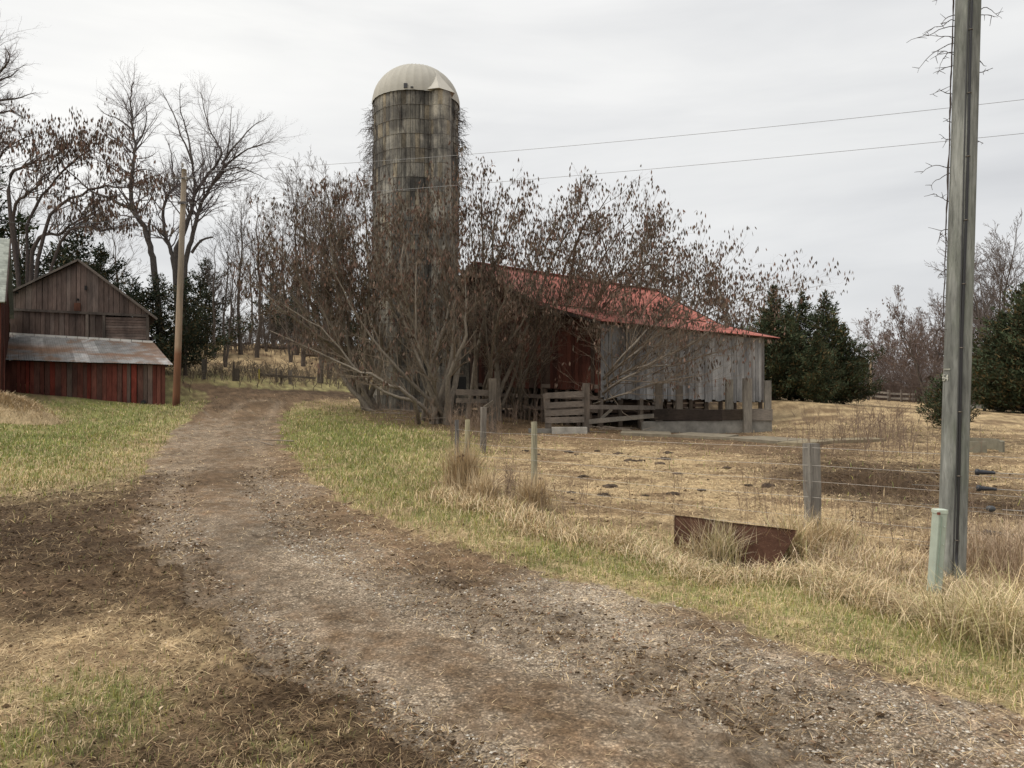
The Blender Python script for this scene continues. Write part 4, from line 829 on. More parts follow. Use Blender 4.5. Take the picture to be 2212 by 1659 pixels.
# far-left tall bare tree, trunk outside the frame
b3 = D(-110, 900, 46); b3[2] = g(b3[0], b3[1])-.2
bare('tall bare tree at the left edge, branches reaching into the sky', 'bare_tree', b3, [(.35, .05, [b3, (-300, 1200, 0), (-250, 700, 0), (-150, 300), (-60, 60)]), (.2, .02, [(-280, 900, 0), (-100, 600), (60, 540), (190, 590)]), (.2, .02, [(-260, 700, 0), (-60, 480), (100, 450), (250, 400)]),
    (.18, .02, [(-240, 600, 0), (-60, 330), (60, 180), (30, 80)]), (.15, .02, [(-250, 700, 0), (-80, 380), (80, 290), (130, 240)]), (.15, .02, [(-280, 900, 0), (-120, 730), (20, 690), (150, 660)])], 43, 46, n=26)
bx = D(-8, 640, 46.5)

# ---- generic bare woodland trees: a few kinds, copied
def wood_tree(seed, H, spread, name, label, cat='tree', dens=1.0, trunks=1, bark=(.12, .10, .085), twig=(.135, .112, .10), group=None, low=.35, pod=0):
    r = random.Random(seed); lines = []; tp = []
    cfg = [dict(n=17*dens, ang=.6, ratio=.38, wig=.05, up=.05, seg=9, t0=low, minz=-.1), dict(n=6.5*dens, ang=.65, ratio=.45, wig=.1, up=.07, seg=6, t0=.15, taper=.3), dict(n=3.6*dens, ang=.6, ratio=.5, wig=.15, up=.06, seg=4, taper=.4), dict(n=0, ang=.6, ratio=.5, wig=.15, up=.04, seg=3, taper=.6)]
    for k in range(trunks):
        a = r.uniform(0, 2*pi); s = 0 if trunks == 1 else spread
        top = np.array([cos(a)*s*r.uniform(.4, 1), sin(a)*s*r.uniform(.4, 1), H*r.uniform(.8, 1)])
        limb(lines, tp, [(0, 0, -.3), top*np.array([.2, .2, .3])+np.array([r.gauss(0, .2), r.gauss(0, .2), 0]), top*np.array([.6, .6, .65]), top], H*.017*(1 if trunks == 1 else .7), .02, cfg, r, n=4, t0=low, jit=.06)
    root = empty(name, (0, 0, 0), label, cat, group)
    link('trunk', lines_mesh('trunk', [(p, q) for l, p, q in lines if l == 0], 6, bark), M['bark'], root, True)
    link('crown', lines_mesh('crown', [(p, [max(x, .012 if seed > 60 else .008) for x in q]) for l, p, q in lines if l > 0], 3, twig), M['twig'], root, True)
    if pod:
        V, Q_, C = pods([t for t in tp if r.random() < pod], r, 2, w=.055, L=(.15, .3)); link('seed_clusters', np_mesh('seed_clusters', V, Q_, None, C), M['pod'], root, True)
    return root
def place(o, x, y, Y, s=1, rot=None, dz=0, label=None, group=None, zs=1, ab=None):
    p = D(x, y, Y); o.location = (p[0], p[1], g(p[0], p[1])+dz); o.scale = (s, s, s*zs); o.rotation_euler = (0, 0, (x*1.7+y) % 6.28 if rot is None else rot)
    if label: o['label'] = label
    if group: o['group'] = group
WG = 'bare woodland trees on the left hillside'
kinds = [wood_tree(51, 13, 2.0, 'bare_tree', 'slender bare tree in the wood between the pole and the silo', group=WG), wood_tree(52, 12, 2.5, 'bare_tree', 'slender bare tree in the wood between the pole and the silo', trunks=2, group=WG), wood_tree(53, 14, 3, 'bare_tree', 'slender bare tree in the wood between the pole and the silo', trunks=1, dens=1.2, group=WG, low=.45)]
wl = 'slender bare tree in the wood between the pole and the silo'
first = [True]*3
def put(k, *a, **kw):
    o = kinds[k] if first[k] else copy_tree(kinds[k]); first[k] = False; place(o, *a, **kw); return o
for i, (x, y, Y, s) in enumerate([(555, 832, 60, 1.0), (487, 825, 52, .8), (520, 815, 62, .95), (463, 815, 58, .7), (628, 820, 58, .75), (640, 840, 64, 1.05), (692, 832, 47, .95), (712, 838, 50, .9), (740, 838, 52, .95), (590, 770, 78, .95), (670, 790, 70, 1.05), (610, 760, 84, 1.0), (730, 800, 66, 1.1), (790, 800, 62, 1.1), (760, 815, 57, .95), (540, 770, 80, .8), (500, 760, 82, .85), (830, 800, 60, 1.05), (655, 812, 56, .85), (575, 800, 66, .8)]):
    put(i % 3, x, y, Y, s=s, label=wl)
put(0, 700, 800, 72, s=1.32, label='tallest bare tree left of the silo, thin top above the others'); put(2, 660, 800, 74, s=1.15, label=wl)
put(1, 150, 800, 62, s=.95, label='bare tree far behind the grey shed roof', group=WG); put(2, 40, 800, 64, s=1.0, label='bare tree behind the shingled roof at the left edge', group=WG); put(1, 260, 800, 64, s=.9, label='bare tree behind the shed, just left of the dark trunks')
# right side
WR = 'bare trees beyond the pasture on the right'
rt = [wood_tree(61, 10, 4.5, 'bare_tree', 'x', trunks=5, dens=1.1, group=WR, twig=(.19, .145, .13), low=.25, pod=.3), wood_tree(62, 15, 5, 'bare_tree', 'x', trunks=4, dens=1.1, group=WR, twig=(.15, .125, .115), low=.25)]
f2 = [True, True]
for i, (k, x, y, Y, s, lab) in enumerate([(0, 2000, 860, 75, 1.12, 'rounded bare tree with brownish seed heads, left of the near pole'), (0, 1935, 860, 100, 1.15, 'low bare trees beyond the far wooden pole'), (0, 1885, 860, 105, .85, 'small bare tree right beside the dark cedars'), (0, 1975, 860, 90, .9, 'low bare trees beyond the far wooden pole'),
        (1, 2140, 870, 66, 1.0, 'tall bare tree just right of the near pole'), (1, 2185, 870, 68, 1.1, 'tall bare tree behind the cedar at the right edge'), (1, 2240, 870, 66, 1.1, 'bare tree outside the right edge'), (1, 2085, 870, 85, .9, 'bare tree hidden behind the near pole'), (0, 2050, 860, 85, .95, 'bare tree between the rounded tree and the near pole')]):
    o = rt[k] if f2[k] else copy_tree(rt[k]); f2[k] = False; place(o, x, y, Y, s=s, label=lab)

# ---- evergreens
def conifer(seed, H, Rr, name='cedar', n=30, dens=1.0, base=.06, shape=1.0, label='', group=None, c0=(.052, .068, .036), ragged=.3, cat='tree', leaf=.32, sharp=.72):
    r = random.Random(seed); rg = np.random.default_rng(seed); lines = []; V = []; C = []
    lines.append(([(r.gauss(0, .03*k), r.gauss(0, .03*k), H*k/8-.2) for k in range(9)], [H*.022*(1-k/8.6) for k in range(9)]))
    tw = []; nb = int(H*n*dens)
    for i in range(nb):
        f = base+(1-base)*(i/nb)**1.0; z = H*f; a = i*2.4+r.gauss(0, .4)
        prof = (1-f)**sharp*min(1, (f+.12)*4)**.5*shape; L = Rr*(prof*(1-ragged/2+ragged*r.gauss(0, 1)*.8)+.04)*(1+.22*sin(a*2+seed)+.15*sin(a*3+f*9))
        L = max(L, .12); up = .28+.5*f; d = np.array([cos(a), sin(a), up]); pts = [np.array([0, 0, z])]
        K = 5
        for k in range(K):
            d = d/np.linalg.norm(d); pts.append(pts[-1]+d*L/K*1.05); d = d+np.array([r.gauss(0, .12), r.gauss(0, .12), .06])
        tw.append(([tuple(p) for p in pts], [max(.006, .035*(1-f)*(1-k/5.5)) for k in range(6)]))
        m_ = int(max(5, L*L*16*dens+L*16)); t = rg.uniform(.12, 1, m_)**.75; idx = np.minimum((t*K).astype(int), K-1); fr = t*K-idx; PA = np.array(pts)
        q = PA[idx]*(1-fr)[:, None]+PA[idx+1]*fr[:, None]; sp = .10+.20*L*(1-t*.55); q = q+rg.normal(0, 1, (m_, 3))*sp[:, None]*np.array([.62, .62, .4])
        l = rg.uniform(.5, 1.2, m_)*leaf; dd = np.array([cos(a), sin(a), .9])*.8+rg.normal(0, .6, (m_, 3)); dd /= np.linalg.norm(dd, axis=1, keepdims=True)
        sd_ = np.cross(dd, rg.normal(0, 1, (m_, 3))); sd_ /= np.linalg.norm(sd_, axis=1, keepdims=True); ww = l*rg.uniform(.13, .26, m_)
        T3 = np.stack([q-sd_*ww[:, None], q+sd_*ww[:, None], q+dd*l[:, None]], 1); V.append(T3.reshape(-1, 3))
        k_ = r.uniform(.6, 1.4)*rg.uniform(.7, 1.3, m_); cc = np.array(c0)*k_[:, None]; br = (rg.random(m_) < .24); cc[br] = np.array((.10, .075, .035))*k_[br][:, None]
        C.append(np.repeat(cc, 3, 0))
    V = np.vstack(V); C = np.vstack(C)
    root = empty(name, (0, 0, 0), label, cat, group)
    link('trunk', lines_mesh('trunk', lines, 6, (.10, .08, .065)), M['bark'], root, True); link('branches', lines_mesh('branches', tw, 3, (.09, .07, .055)), M['twig'], root, True)
    link('crown', np_mesh('crown', V, None, np.arange(len(V)).reshape(-1, 3), C), M['needle'], root, True); return root
CG = 'dark cedars beside the barn and pasture'
ck = [conifer(71, 7.8, 3.0, n=36, sharp=1.0, ragged=.45, base=.0, leaf=.27, dens=1.1, group=CG), conifer(72, 8.3, 2.7, n=32, ragged=.55, sharp=.9, base=.0, leaf=.27, dens=1.1, group=CG), conifer(73, 2.0, 1.25, n=90, base=.02, group=CG, leaf=.16), conifer(74, 9, 3.2, n=19, ragged=.55, dens=.8, group='dark evergreens behind the grey shed', c0=(.038, .05, .03), name='pine')]
cf = [True]*4
for k, x, y, Y, s, lab in [(0, 1672, 868, 47, .92, 'dense dark cedar touching the right end of the barn'), (1, 1732, 868, 50, .88, 'second dark cedar from the barn, rounded double top'), (1, 1783, 868, 48, .86, 'spire-topped dark cedar in the middle of the right-hand group'), (0, 1822, 868, 48, .66, 'rightmost dark cedar of the group beside the barn'), (0, 1705, 868, 52, .85, 'dark cedar filling the gap behind the group beside the barn'), (0, 1655, 868, 52, .8, 'dark cedar mostly hidden behind the barn corner'), (0, 1765, 872, 45, .55, 'low bushy cedar at the foot of the group beside the barn'),
        (2, 2046, 930, 29, 1.0, 'small bushy cedar half hidden behind the near pole'),
        (0, 2212, 880, 50, 1.1, 'tall dark cedar at the right edge of the view'), (0, 2165, 880, 50, .85, 'lower dark cedar left of the one at the right edge'), (1, 2235, 880, 48, 1.1, 'dark cedar cut by the right edge'),
        (3, 120, 800, 47, .84, 'dark evergreen showing over the left slope of the shed roof'), (3, 215, 800, 47, .84, 'dark evergreen showing over the right slope of the shed roof'), (3, 60, 800, 49, .88, 'dark evergreen between the shingled roof and the shed'), (3, 285, 820, 46, .64, 'dark evergreen at the right corner of the grey shed'), (3, 340, 822, 47, .68, 'spreading dark evergreen beside the wooden pole'), (3, 400, 825, 46, .66, 'dark evergreen just right of the wooden pole'), (3, 170, 800, 50, .98, 'tallest dark evergreen behind the shed ridge'),
        (3, 445, 820, 60, .85, 'dark evergreen farther up the hill right of the wooden pole'), (3, 590, 790, 74, .8, 'dark evergreen on the hill between bare trunks'), (3, 700, 800, 70, .9, 'dark evergreen on the hill near the silo trees'), (1, 640, 775, 76, .8, 'cedar on the hill crest'), (3, 790, 820, 58, .8, 'dark evergreen behind the leaning stems left of the silo')]:
    o = ck[k] if cf[k] else copy_tree(ck[k]); cf[k] = False
    gk = 'dark evergreens behind the grey shed' if x < 900 else CG
    place(o, x, y, Y, s=s, label=lab, group=gk)
pe = conifer(75, 17, 3.2, n=22, ragged=.5, name='pine', label='tall green pine at the left edge, mostly out of view', c0=(.05, .075, .03), group=None, leaf=.4); place(pe, -62, 800, 50)

# ---- thicket band along the far side on the right, and brush on the left hill
def brush(name, label, pts, seed, H, n, col, cat='brush'):
    r = random.Random(seed); lines = []
    for _ in range(n):
        i = r.randrange(len(pts)-1); t = r.random(); a = pts[i]; b_ = pts[i+1]; x = a[0]*(1-t)+b_[0]*t+r.gauss(0, 1.2); y = a[1]*(1-t)+b_[1]*t+r.gauss(0, 2.5); z = g(x, y)-.05
        h = H*r.uniform(.4, 1.1); tl = [(x, y, z)]; dx, dy = r.gauss(0, .35), r.gauss(0, .35)
        for k in range(1, 5): tl.append((x+dx*h*(k/4)**1.5+r.gauss(0, .05), y+dy*h*(k/4)**1.5+r.gauss(0, .05), z+h*k/4*(1-.1*k/4)))
        lines.append((tl, [.022, .018, .013, .009, .005]))
        for _ in range(7):
            k = r.uniform(.8, 3.9); i2 = int(k); q = [tl[i2][m]+(tl[i2+1][m]-tl[i2][m])*(k-i2) for m in range(3)] if i2 < 4 else tl[4]; d = (r.gauss(0, .5), r.gauss(0, .5), r.uniform(.1, .8)); l = h*r.uniform(.15, .4)
            lines.append(([tuple(q), tuple(q[m]+d[m]*l*.5 for m in range(3)), tuple(q[m]+d[m]*l+(-.1*l if m == 2 else r.gauss(0, .04)) for m in range(3))], [.012, .009, .006]))
    o = link(name, lines_mesh(name, lines, 3, col), M['twig']); return tag(o, label, cat, kind='stuff')
P_ = lambda *a: [tuple(D(x, y, Y)[:2]) for x, y, Y in a]
brush('thicket', 'brown leafless thicket along the far edge of the pasture', P_((1850, 860, 98), (1930, 860, 96), (2010, 860, 84), (2090, 862, 70), (2160, 868, 62), (2260, 870, 58)), 81, 5.0, 2600, (.14, .105, .09))
brush('hillside_brush', 'tangled brush along the fence below the hillside wood', P_((430, 828, 47), (540, 828, 48), (650, 832, 48), (780, 840, 47)), 82, 1.0, 450, (.15, .12, .09))
brush('undergrowth', 'thin undergrowth on the wooded hill', P_((440, 800, 62), (560, 790, 70), (700, 800, 64), (900, 820, 58)), 83, 3.6, 650, (.13, .105, .09))
# fallen logs on the hill
for i, (x0, y0, x1, y1, Y, lab) in enumerate([(560, 773, 640, 764, 68, 'fallen log high on the hill among the trunks'), (650, 775, 735, 790, 62, 'long fallen branch on the hill left of the silo'), (470, 768, 545, 760, 72, 'dark fallen log on the hill right of the wooden pole')]):
    a = D(x0, y0, Y); b_ = D(x1, y1, Y+1); a[2] = g(a[0], a[1])+.12; b_[2] = g(b_[0], b_[1])+.15; r = random.Random(i); ls = [([tuple(a+(b_-a)*k/5+np.array([0, 0, r.uniform(0, .15)])) for k in range(6)], [.17, .16, .15, .13, .1, .06])]
    for k in range(4): q = np.array(ls[0][0][1+k]); d = np.array([r.gauss(0, 1), r.gauss(0, .5), r.uniform(.2, 1)]); ls.append(([tuple(q), tuple(q+d*.5), tuple(q+d*1.1)], [.06, .04, .02]))
    tag(link('fallen_log', lines_mesh('fallen_log', ls, 6, (.12, .095, .075)), M['bark']), lab, 'log')

# ================================================================== poles, fences, yard things
def roundpost(mb, x, y, h, r0, lean=(0, 0), c=(.3, .28, .24), n=12, seg=6, rr=None, z0=None, sink=.15):
    z = g(x, y) if z0 is None else z0; P = []; Rd = []
    for k in range(seg+1): f = k/seg; P.append((x+lean[0]*f, y+lean[1]*f, z-sink+(h+sink)*f)); Rd.append(r0*(1-.12*f)*(1+.03*sin(k*2.1)))
    P.append((P[-1][0], P[-1][1], P[-1][2]+.008)); Rd.append(Rd[-1]*.93); mb.tube(P, Rd, n, c=c); return P
def squarepost(mb, x, y, h, w, d, rot=0, lean=(0, 0), c=(.3, .28, .25), seg=5, z0=None, sink=.2, wob=.012):
    z = g(x, y) if z0 is None else z0
    mb.bar((x, y, z-sink), (x+lean[0], y+lean[1], z+h), w, d, up=(-sin(rot), cos(rot), 0), c=c, seg=seg, wob=wob)

# near utility pole
m, nt, b = newmat('treated_pole'); M['pole'] = m
v = coords(nt, (1, 1, .12)); v2 = coords(nt)
c = ramp(nt, noise(nt, 16, 5, .7, v), [(.28, (.105, .108, .098)), (.5, (.235, .242, .222)), (.72, (.37, .375, .35))])
c = mix(nt, c, (.11, .145, .075), ramp(nt, noise(nt, 3, 4, .7, coords(nt, (1, 1, .35))), [(.5, 0), (.7, .35)]), 'MIX')
c = mix(nt, c, ramp(nt, noise(nt, 42, 3, .7, v), [(.3, .6), (.45, 1.)])); c = mix(nt, c, ramp(nt, noise(nt, 2.2, 4, .65, coords(nt, (2, 2, .5))), [(.35, .6), (.6, 1.1)]))
c = mix(nt, c, vcol(nt))
nt.links.new(c, b.inputs['Base Color']); b.inputs['Roughness'].default_value = .85; bump(nt, b, noise(nt, 20, 4, .7, v), .7, .01)
PX, PY = 3.827, 6.5; pz = g(PX, PY); LX, LY = .285, .03
up_ = empty('utility_pole', (PX, PY, pz), 'large weathered greenish wooden utility pole at right with cable and numbers', 'pole', None)
H_ = 8.2; pol = lambda h: np.array([PX+LX*h/H_, PY+LY*h/H_, pz+h]); pr_ = lambda h: .110-.018*h/H_
mb = MB(); Vt = []; nn = 40; hs = np.linspace(-.3, H_, 60); pr2 = random.Random(3); crk = [(pr2.uniform(0, 2*pi), pr2.uniform(.5, H_), pr2.uniform(.4, 1.6)) for _ in range(26)]
for h in hs:
    for i in range(nn):
        a = 2*pi*i/nn; r_ = pr_(h)*(1+.012*sin(3*a+h*.7)+.012*sin(7*a+h*.35))
        for ca2, ch, cl2 in crk:
            if abs((a-ca2+pi) % (2*pi)-pi) < .09 and abs(h-ch) < cl2: r_ -= .006
        q = pol(h); Vt.append((q[0]+r_*cos(a), q[1]+r_*sin(a), q[2]))
Qd = [(k*nn+i, k*nn+(i+1) % nn, (k+1)*nn+(i+1) % nn, (k+1)*nn+i) for k in range(59) for i in range(nn)]
mb.add(Vt, Qd, c=(1, 1, 1)); mb.build('shaft', M['pole'], up_, smooth=True)
def onpole(h, ang, off=0): q = pol(h); r_ = pr_(h)+off; a = R_(ang); return np.array([q[0]+r_*cos(a), q[1]+r_*sin(a), q[2]])
toward = math.degrees(atan2(-PY, -PX))
mb = MB(); mb.tube([onpole(h, toward+16+2*sin(h*2.3), .004) for h in np.linspace(.1, H_, 50)], .011, 8, c=(.018, .018, .02)); mb.build('cable', M['dark'], up_, smooth=True)
mb = MB(); mb.tube([onpole(h, toward+4+(3*sin(h*1.1)), .002) for h in np.linspace(-.02, H_, 50)], .0055, 6, c=(.05, .05, .05)); mb.build('ground_wire', M['dark'], up_)
for h in np.arange(.35, 8, .55):
    mb = MB(); mb.tube([onpole(h, toward+16+2*sin(h*2.3)+dd, o_) for dd, o_ in ((-9, 0), (-6, .012), (0, .018), (6, .012), (9, 0))], .004, 5, c=(.14, .12, .10)); mb.build('cable_clip', M['wire'], up_)
m5 = m_vc('tag_metal', .45, .1, 30, metal=.4, spec=.5)
def plate(h, a0, a1, hh, c, name, parent, off=.004):
    mb = MB(); A_ = np.linspace(a0, a1, 6); V_ = [onpole(h, a, off)+np.array([0, 0, s*hh/2]) for s in (-1, 1) for a in A_]+[onpole(h, a, -.004)+np.array([0, 0, s*hh/2]) for s in (-1, 1) for a in A_]
    mb.add(V_, [(k, k+1, k+7, k+6) for k in range(5)]+[(k+13, k+12, k+18, k+19) for k in range(5)]+[(0, 12, 13, 1), (6, 7, 19, 18), (0, 6, 18, 12), (5, 17, 23, 11)], c=c); return mb.build(name, m5, parent)
hN = D(2040, 798, PY)[2]-pz; plate(hN, toward-72, toward-30, .014, (.40, .40, .34), 'nail_strip', up_)
# the number tag: three small digits on the left flank of the pole
hT = D(2042, 816, PY)[2]-pz
SEG = {'5': [((1, 1), (0, 1)), ((0, 1), (0, .55)), ((0, .55), (.7, .58)), ((.7, .58), (1, .3)), ((1, .3), (.7, 0)), ((.7, 0), (0, .03))], '4': [((.75, 0), (.75, 1)), ((.75, 1), (0, .35)), ((0, .35), (1, .35))]}
for ch, a0 in (('5', toward-86), ('5', toward-68), ('4', toward-50)):
    mb = MB()
    for (p, q) in SEG[ch]:
        f = lambda t: onpole(hT+(t[1]-.5)*.05, a0+t[0]*13, .005)
        mb.bar(f(p), f(q), .008, .004, up=(cos(R_(a0)), sin(R_(a0)), 0), c=(.62, .62, .55))
    mb.build('digit', m5, up_)
# dead vine up the pole
vr = random.Random(17); vl = []
def wander(p, d, L, k, grav=-.05, j=.25):
    pts = [tuple(p)]; st = L/k
    for _ in range(k): d = unit((d[0]+vr.gauss(0, j), d[1]+vr.gauss(0, j)*.6, d[2]+vr.gauss(0, j)+grav)); q = pts[-1]; pts.append((q[0]+d[0]*st, q[1]+d[1]*st, q[2]+d[2]*st))
    return pts
for s in range(3):
    A0 = toward-78-s*12; pts = []
    for h in np.linspace(2.2+s*.8, H_, 44): pts.append(tuple(onpole(h, A0+9*sin(h*2.1+s*2)+vr.gauss(0, 2), .008+.012*vr.random())))
    vl.append((pts, [.006-.0035*i/43 for i in range(44)]))
def vine_twig(h, side, L, n=1):
    A0 = toward-88 if side < 0 else toward+88
    p = onpole(h, A0, .0); d = (side*1.0, -.2, vr.uniform(-.2, .5)); w = wander(p, d, L, 9, grav=-.10, j=.22); vl.append((w, [.004*(1-.6*i/9) for i in range(10)]))
    for k in range(2, 9):
        if vr.random() < .45: q = w[k]; vl.append((wander(q, (vr.gauss(0, 1), vr.gauss(0, .5), vr.uniform(-.6, .6)), vr.uniform(.02, .12), 3, j=.1), [.003, .0025, .002, .0015]))
for h, sd_, L in [(4.95, -1, .42), (4.9, -1, .38), (4.85, -1, .5), (4.75, -1, .35), (4.7, -1, .46), (4.6, -1, .22), (4.62, -1, .3), (4.5, -1, .2), (4.25, -1, .22), (4.0, -1, .12), (3.85, -1, .15), (3.6, -1, .3), (3.55, -1, .25), (3.3, -1, .2), (3.05, -1, .2), (2.7, -1, .12), (2.45, -1, .14), (2.2, -1, .28), (2.15, -1, .18), (4.95, 1, .22), (4.9, 1, .12), (4.5, 1, .08), (4.4, 1, .07), (3.8, 1, .05), (1.95, -1, .08), (5.2, -1, .5), (5.3, -1, .4), (5.2, 1, .2), (5.5, -1, .5), (5.8, -1, .4), (6.3, -1, .4)]: vine_twig(h+.0, sd_, L)
vb = {}
o = link('dead_vine', lines_mesh('dead_vine', vl, 4, (.085, .07, .065)), M['twig']); tag(o, 'leafless vine climbing the left side of the near utility pole', 'vine')

# pale green service pedestal at its foot
gp = D(2016, 1285, 5.95); px_, py_ = gp[0], 5.95; z0 = g(px_, py_); m6 = m_vc('green_enamel', .45, .1, 14, spec=.45, bs=.05); T6 = (.40, .455, .385)
ped = empty('cable_pedestal', (px_, py_, z0), 'pale green metal cable pedestal standing at the foot of the near pole', 'pedestal')
pcol = .10; mb = MB(); lx = .055
gp_ = 0; sec = [(-.052, -.03), (-.034, -.048), (.034, -.048), (.052, -.03), (.052, .035), (.03, .05), (-.03, .05), (-.052, .035)]
def prism(mb, sec, za, zb, sh_, c, s=1):
    n_ = len(sec); V_ = [(px_+x*s, py_+y*s, za) for x, y in sec]+[(px_+x*s+sh_, py_+y*s, zb) for x, y in sec]; mb.add(V_+[(px_, py_, za), (px_+sh_, py_, zb+.004)], [(i, (i+1) % n_, n_+(i+1) % n_, n_+i) for i in range(n_)], [(2*n_, (i+1) % n_, i) for i in range(n_)]+[(2*n_+1, n_+i, n_+(i+1) % n_) for i in range(n_)], c)
sec = [(x*.88, y*.88) for x, y in sec]; prism(mb, sec, z0-.1, z0+.66, lx, T6); mb.build('body', m6, ped)
mb = MB(); prism(mb, [(x+lx, y) for x, y in sec], z0+.655, z0+.69, .002, (.46, .52, .44), 1.0); 
mb = MB(); V0_ = [(x*1.09, y*1.09) for x, y in sec]; n_ = 8; ox = lx
mb.add([(px_+ox+x, py_+y, z0+.662) for x, y in V0_]+[(px_+ox+x, py_+y, z0+.69) for x, y in V0_]+[(px_+ox, py_, z0+.698), (px_+ox, py_, z0+.66)], [(i, (i+1) % 8, 8+(i+1) % 8, 8+i) for i in range(8)], [(16, 8+i, 8+(i+1) % 8) for i in range(8)]+[(17, (i+1) % 8, i) for i in range(8)], (.47, .53, .45)); mb.build('lid', m6, ped)
mb = MB(); mb.box((px_+lx-.05, py_-.052, z0+.655), (px_+lx-.025, py_-.047, z0+.675), (.22, .06, .04)); mb.build('warning_mark', m6, ped)
mb = MB(); mb.bar((px_-.01, py_-.0505, z0+.02), (px_+lx-.012, py_-.0505, z0+.64), .006, .006, up=(0, 1, 0), c=(.26, .33, .27)); mb.build('seam', m6, ped)
for zz in (.2, .42, .56):
    mb = MB(); mb.tube([(px_+.018+lx*zz/.68, py_-.047, z0+zz), (px_+.018+lx*zz/.68, py_-.055, z0+zz)], .005, 6, c=(.5, .55, .48)); mb.build('screw', m6, ped)
mb = MB(); mb.tube([(px_-.035, py_-.055, z0+.02), (px_-.03, py_-.06, z0+.06), (px_-.01, py_-.062, z0+.072), (px_+.012, py_-.06, z0+.062), (px_+.01, py_-.058, z0+.045)], .0045, 6, c=(.06, .07, .06)); mb.build('hook', M['dark'], ped)

# ---- fence line: posts and wires
FG = 'wooden fence posts along the pasture edge'
def fpost(x, y, Y, h, kind, label, w=.1, lean=(0, 0), c=(.28, .25, .21), name='fence_post'):
    p = D(x, y, Y); mb = MB()
    if kind == 'r': roundpost(mb, p[0], p[1], h, w/2, lean, c)
    else: squarepost(mb, p[0], p[1], h, w, w*.85, rot=.3, lean=lean, c=c)
    o = mb.build(name, M['wood'], smooth=(kind == 'r')); return tag(o, label, 'fence post', FG), np.array([p[0], p[1], g(p[0], p[1])])
def post_top(x, ytop, Y): return D(x, ytop, Y)
def hgt(x, yt, Y): p = D(x, yt, Y); return p[2]-g(p[0], p[1])
_, fA = fpost(1757, 1150, 8.5, hgt(1757, 958, 8.5), 's', 'stout grey square post beside the rusty metal sheet', .145, (-.02, 0), (.33, .31, .28))
_, fB = fpost(1154, 1085, 10.8, hgt(1154, 912, 10.8), 'r', 'pale greenish round post standing alone at the pasture corner', .098, (.0, 0), (.36, .34, .25))
_, fC = fpost(1005, 1040, 12.2, hgt(1009, 907, 12.2), 'r', 'pale yellowish round post, right one of the close pair', .088, (.04, 0), (.40, .37, .25))
_, fD = fpost(988, 1055, 11.9, hgt(988, 908, 11.9), 'r', 'grey split post, left one of the close pair', .075, (-.01, 0), (.22, .21, .20))
_, fE = fpost(1043, 978, 18.6, hgt(1043, 880, 18.6), 's', 'grey post behind the close pair, nearer the barnyard rails', .13, (.02, 0), (.24, .22, .20))
mb = MB(); q = D(992, 1060, 11.6); z0 = g(q[0], q[1]); mb.bar((q[0], q[1], z0-.1), (q[0]+.04, q[1], z0+.62), .035, .006, up=(0, 1, 0), c=(.10, .045, .03)); mb.bar((q[0], q[1]-.016, z0-.1), (q[0]+.04, q[1]-.016, z0+.62), .006, .03, up=(0, 1, 0), c=(.10, .045, .03))
for zz in (.5, .57): mb.bar((q[0]-.03, q[1]-.01, z0+zz), (q[0]+.08, q[1]-.01, z0+zz+.02), .02, .03, c=(.10, .05, .035))
tag(mb.build('steel_post', M['dark']), 'rusty steel T-post in front of the close pair of wooden posts', 'fence post')
mb = MB(); mb.bar((fA[0]-.1, fA[1]-.075, fA[2]+.78*hgt(1757, 958, 8.5)), (fA[0]+.05, fA[1]-.075, fA[2]+.78*hgt(1757, 958, 8.5)+.0), .01, .03, c=(.2, .18, .16)); 
fP = np.array([PX-.02, PY-.0, 0]); end = np.array([6.6, 6.0, 0]); dirw = np.array([.8, -.6])
wires = []
W0 = fA+np.array([1.3*.8, -1.3*.6, 0]); W1 = np.array([3.43+.8*5, 8.5-.6*5, 0.])
for k, zz in enumerate((1.0, .80, .62, .44, .22, .08)):
    P = [fD+(0, -.04, zz*.98), fB+(0, -.06, zz*.98)]
    mid = (P[0]+P[1])/2-(0, 0, .015); P2 = fA+(-.03, -.08, zz*1.0)
    pts = [P[0], mid, P[1], (P[1]+P2)/2-(0, 0, .02+.01*(k % 2)), P2]
    if k < 6: e = np.array([3.43+.8*5.2, 8.5-.6*5.2-.08, zz-.02]); pts += [(P2+e)/2-(0, 0, .01), e]
    mb = MB(); mb.tube(catmull(pts, 6), .0019, 5, c=(.36, .34, .31), cap=False)
    tag(mb.build('fence_wire', M['wire']), ('topmost', 'second from top', 'third from top', 'fourth from top', 'second from bottom', 'lowest')[k]+' wire strand strung along the pasture fence posts', 'wire', 'wire strands of the pasture fence')
# woven mesh stays left of the pole
mb = MB()
for t in np.arange(.5, 3.4, .19): x, y = 3.43+.8*t-1.0+.0, 8.5-.6*t+.75-.08; 
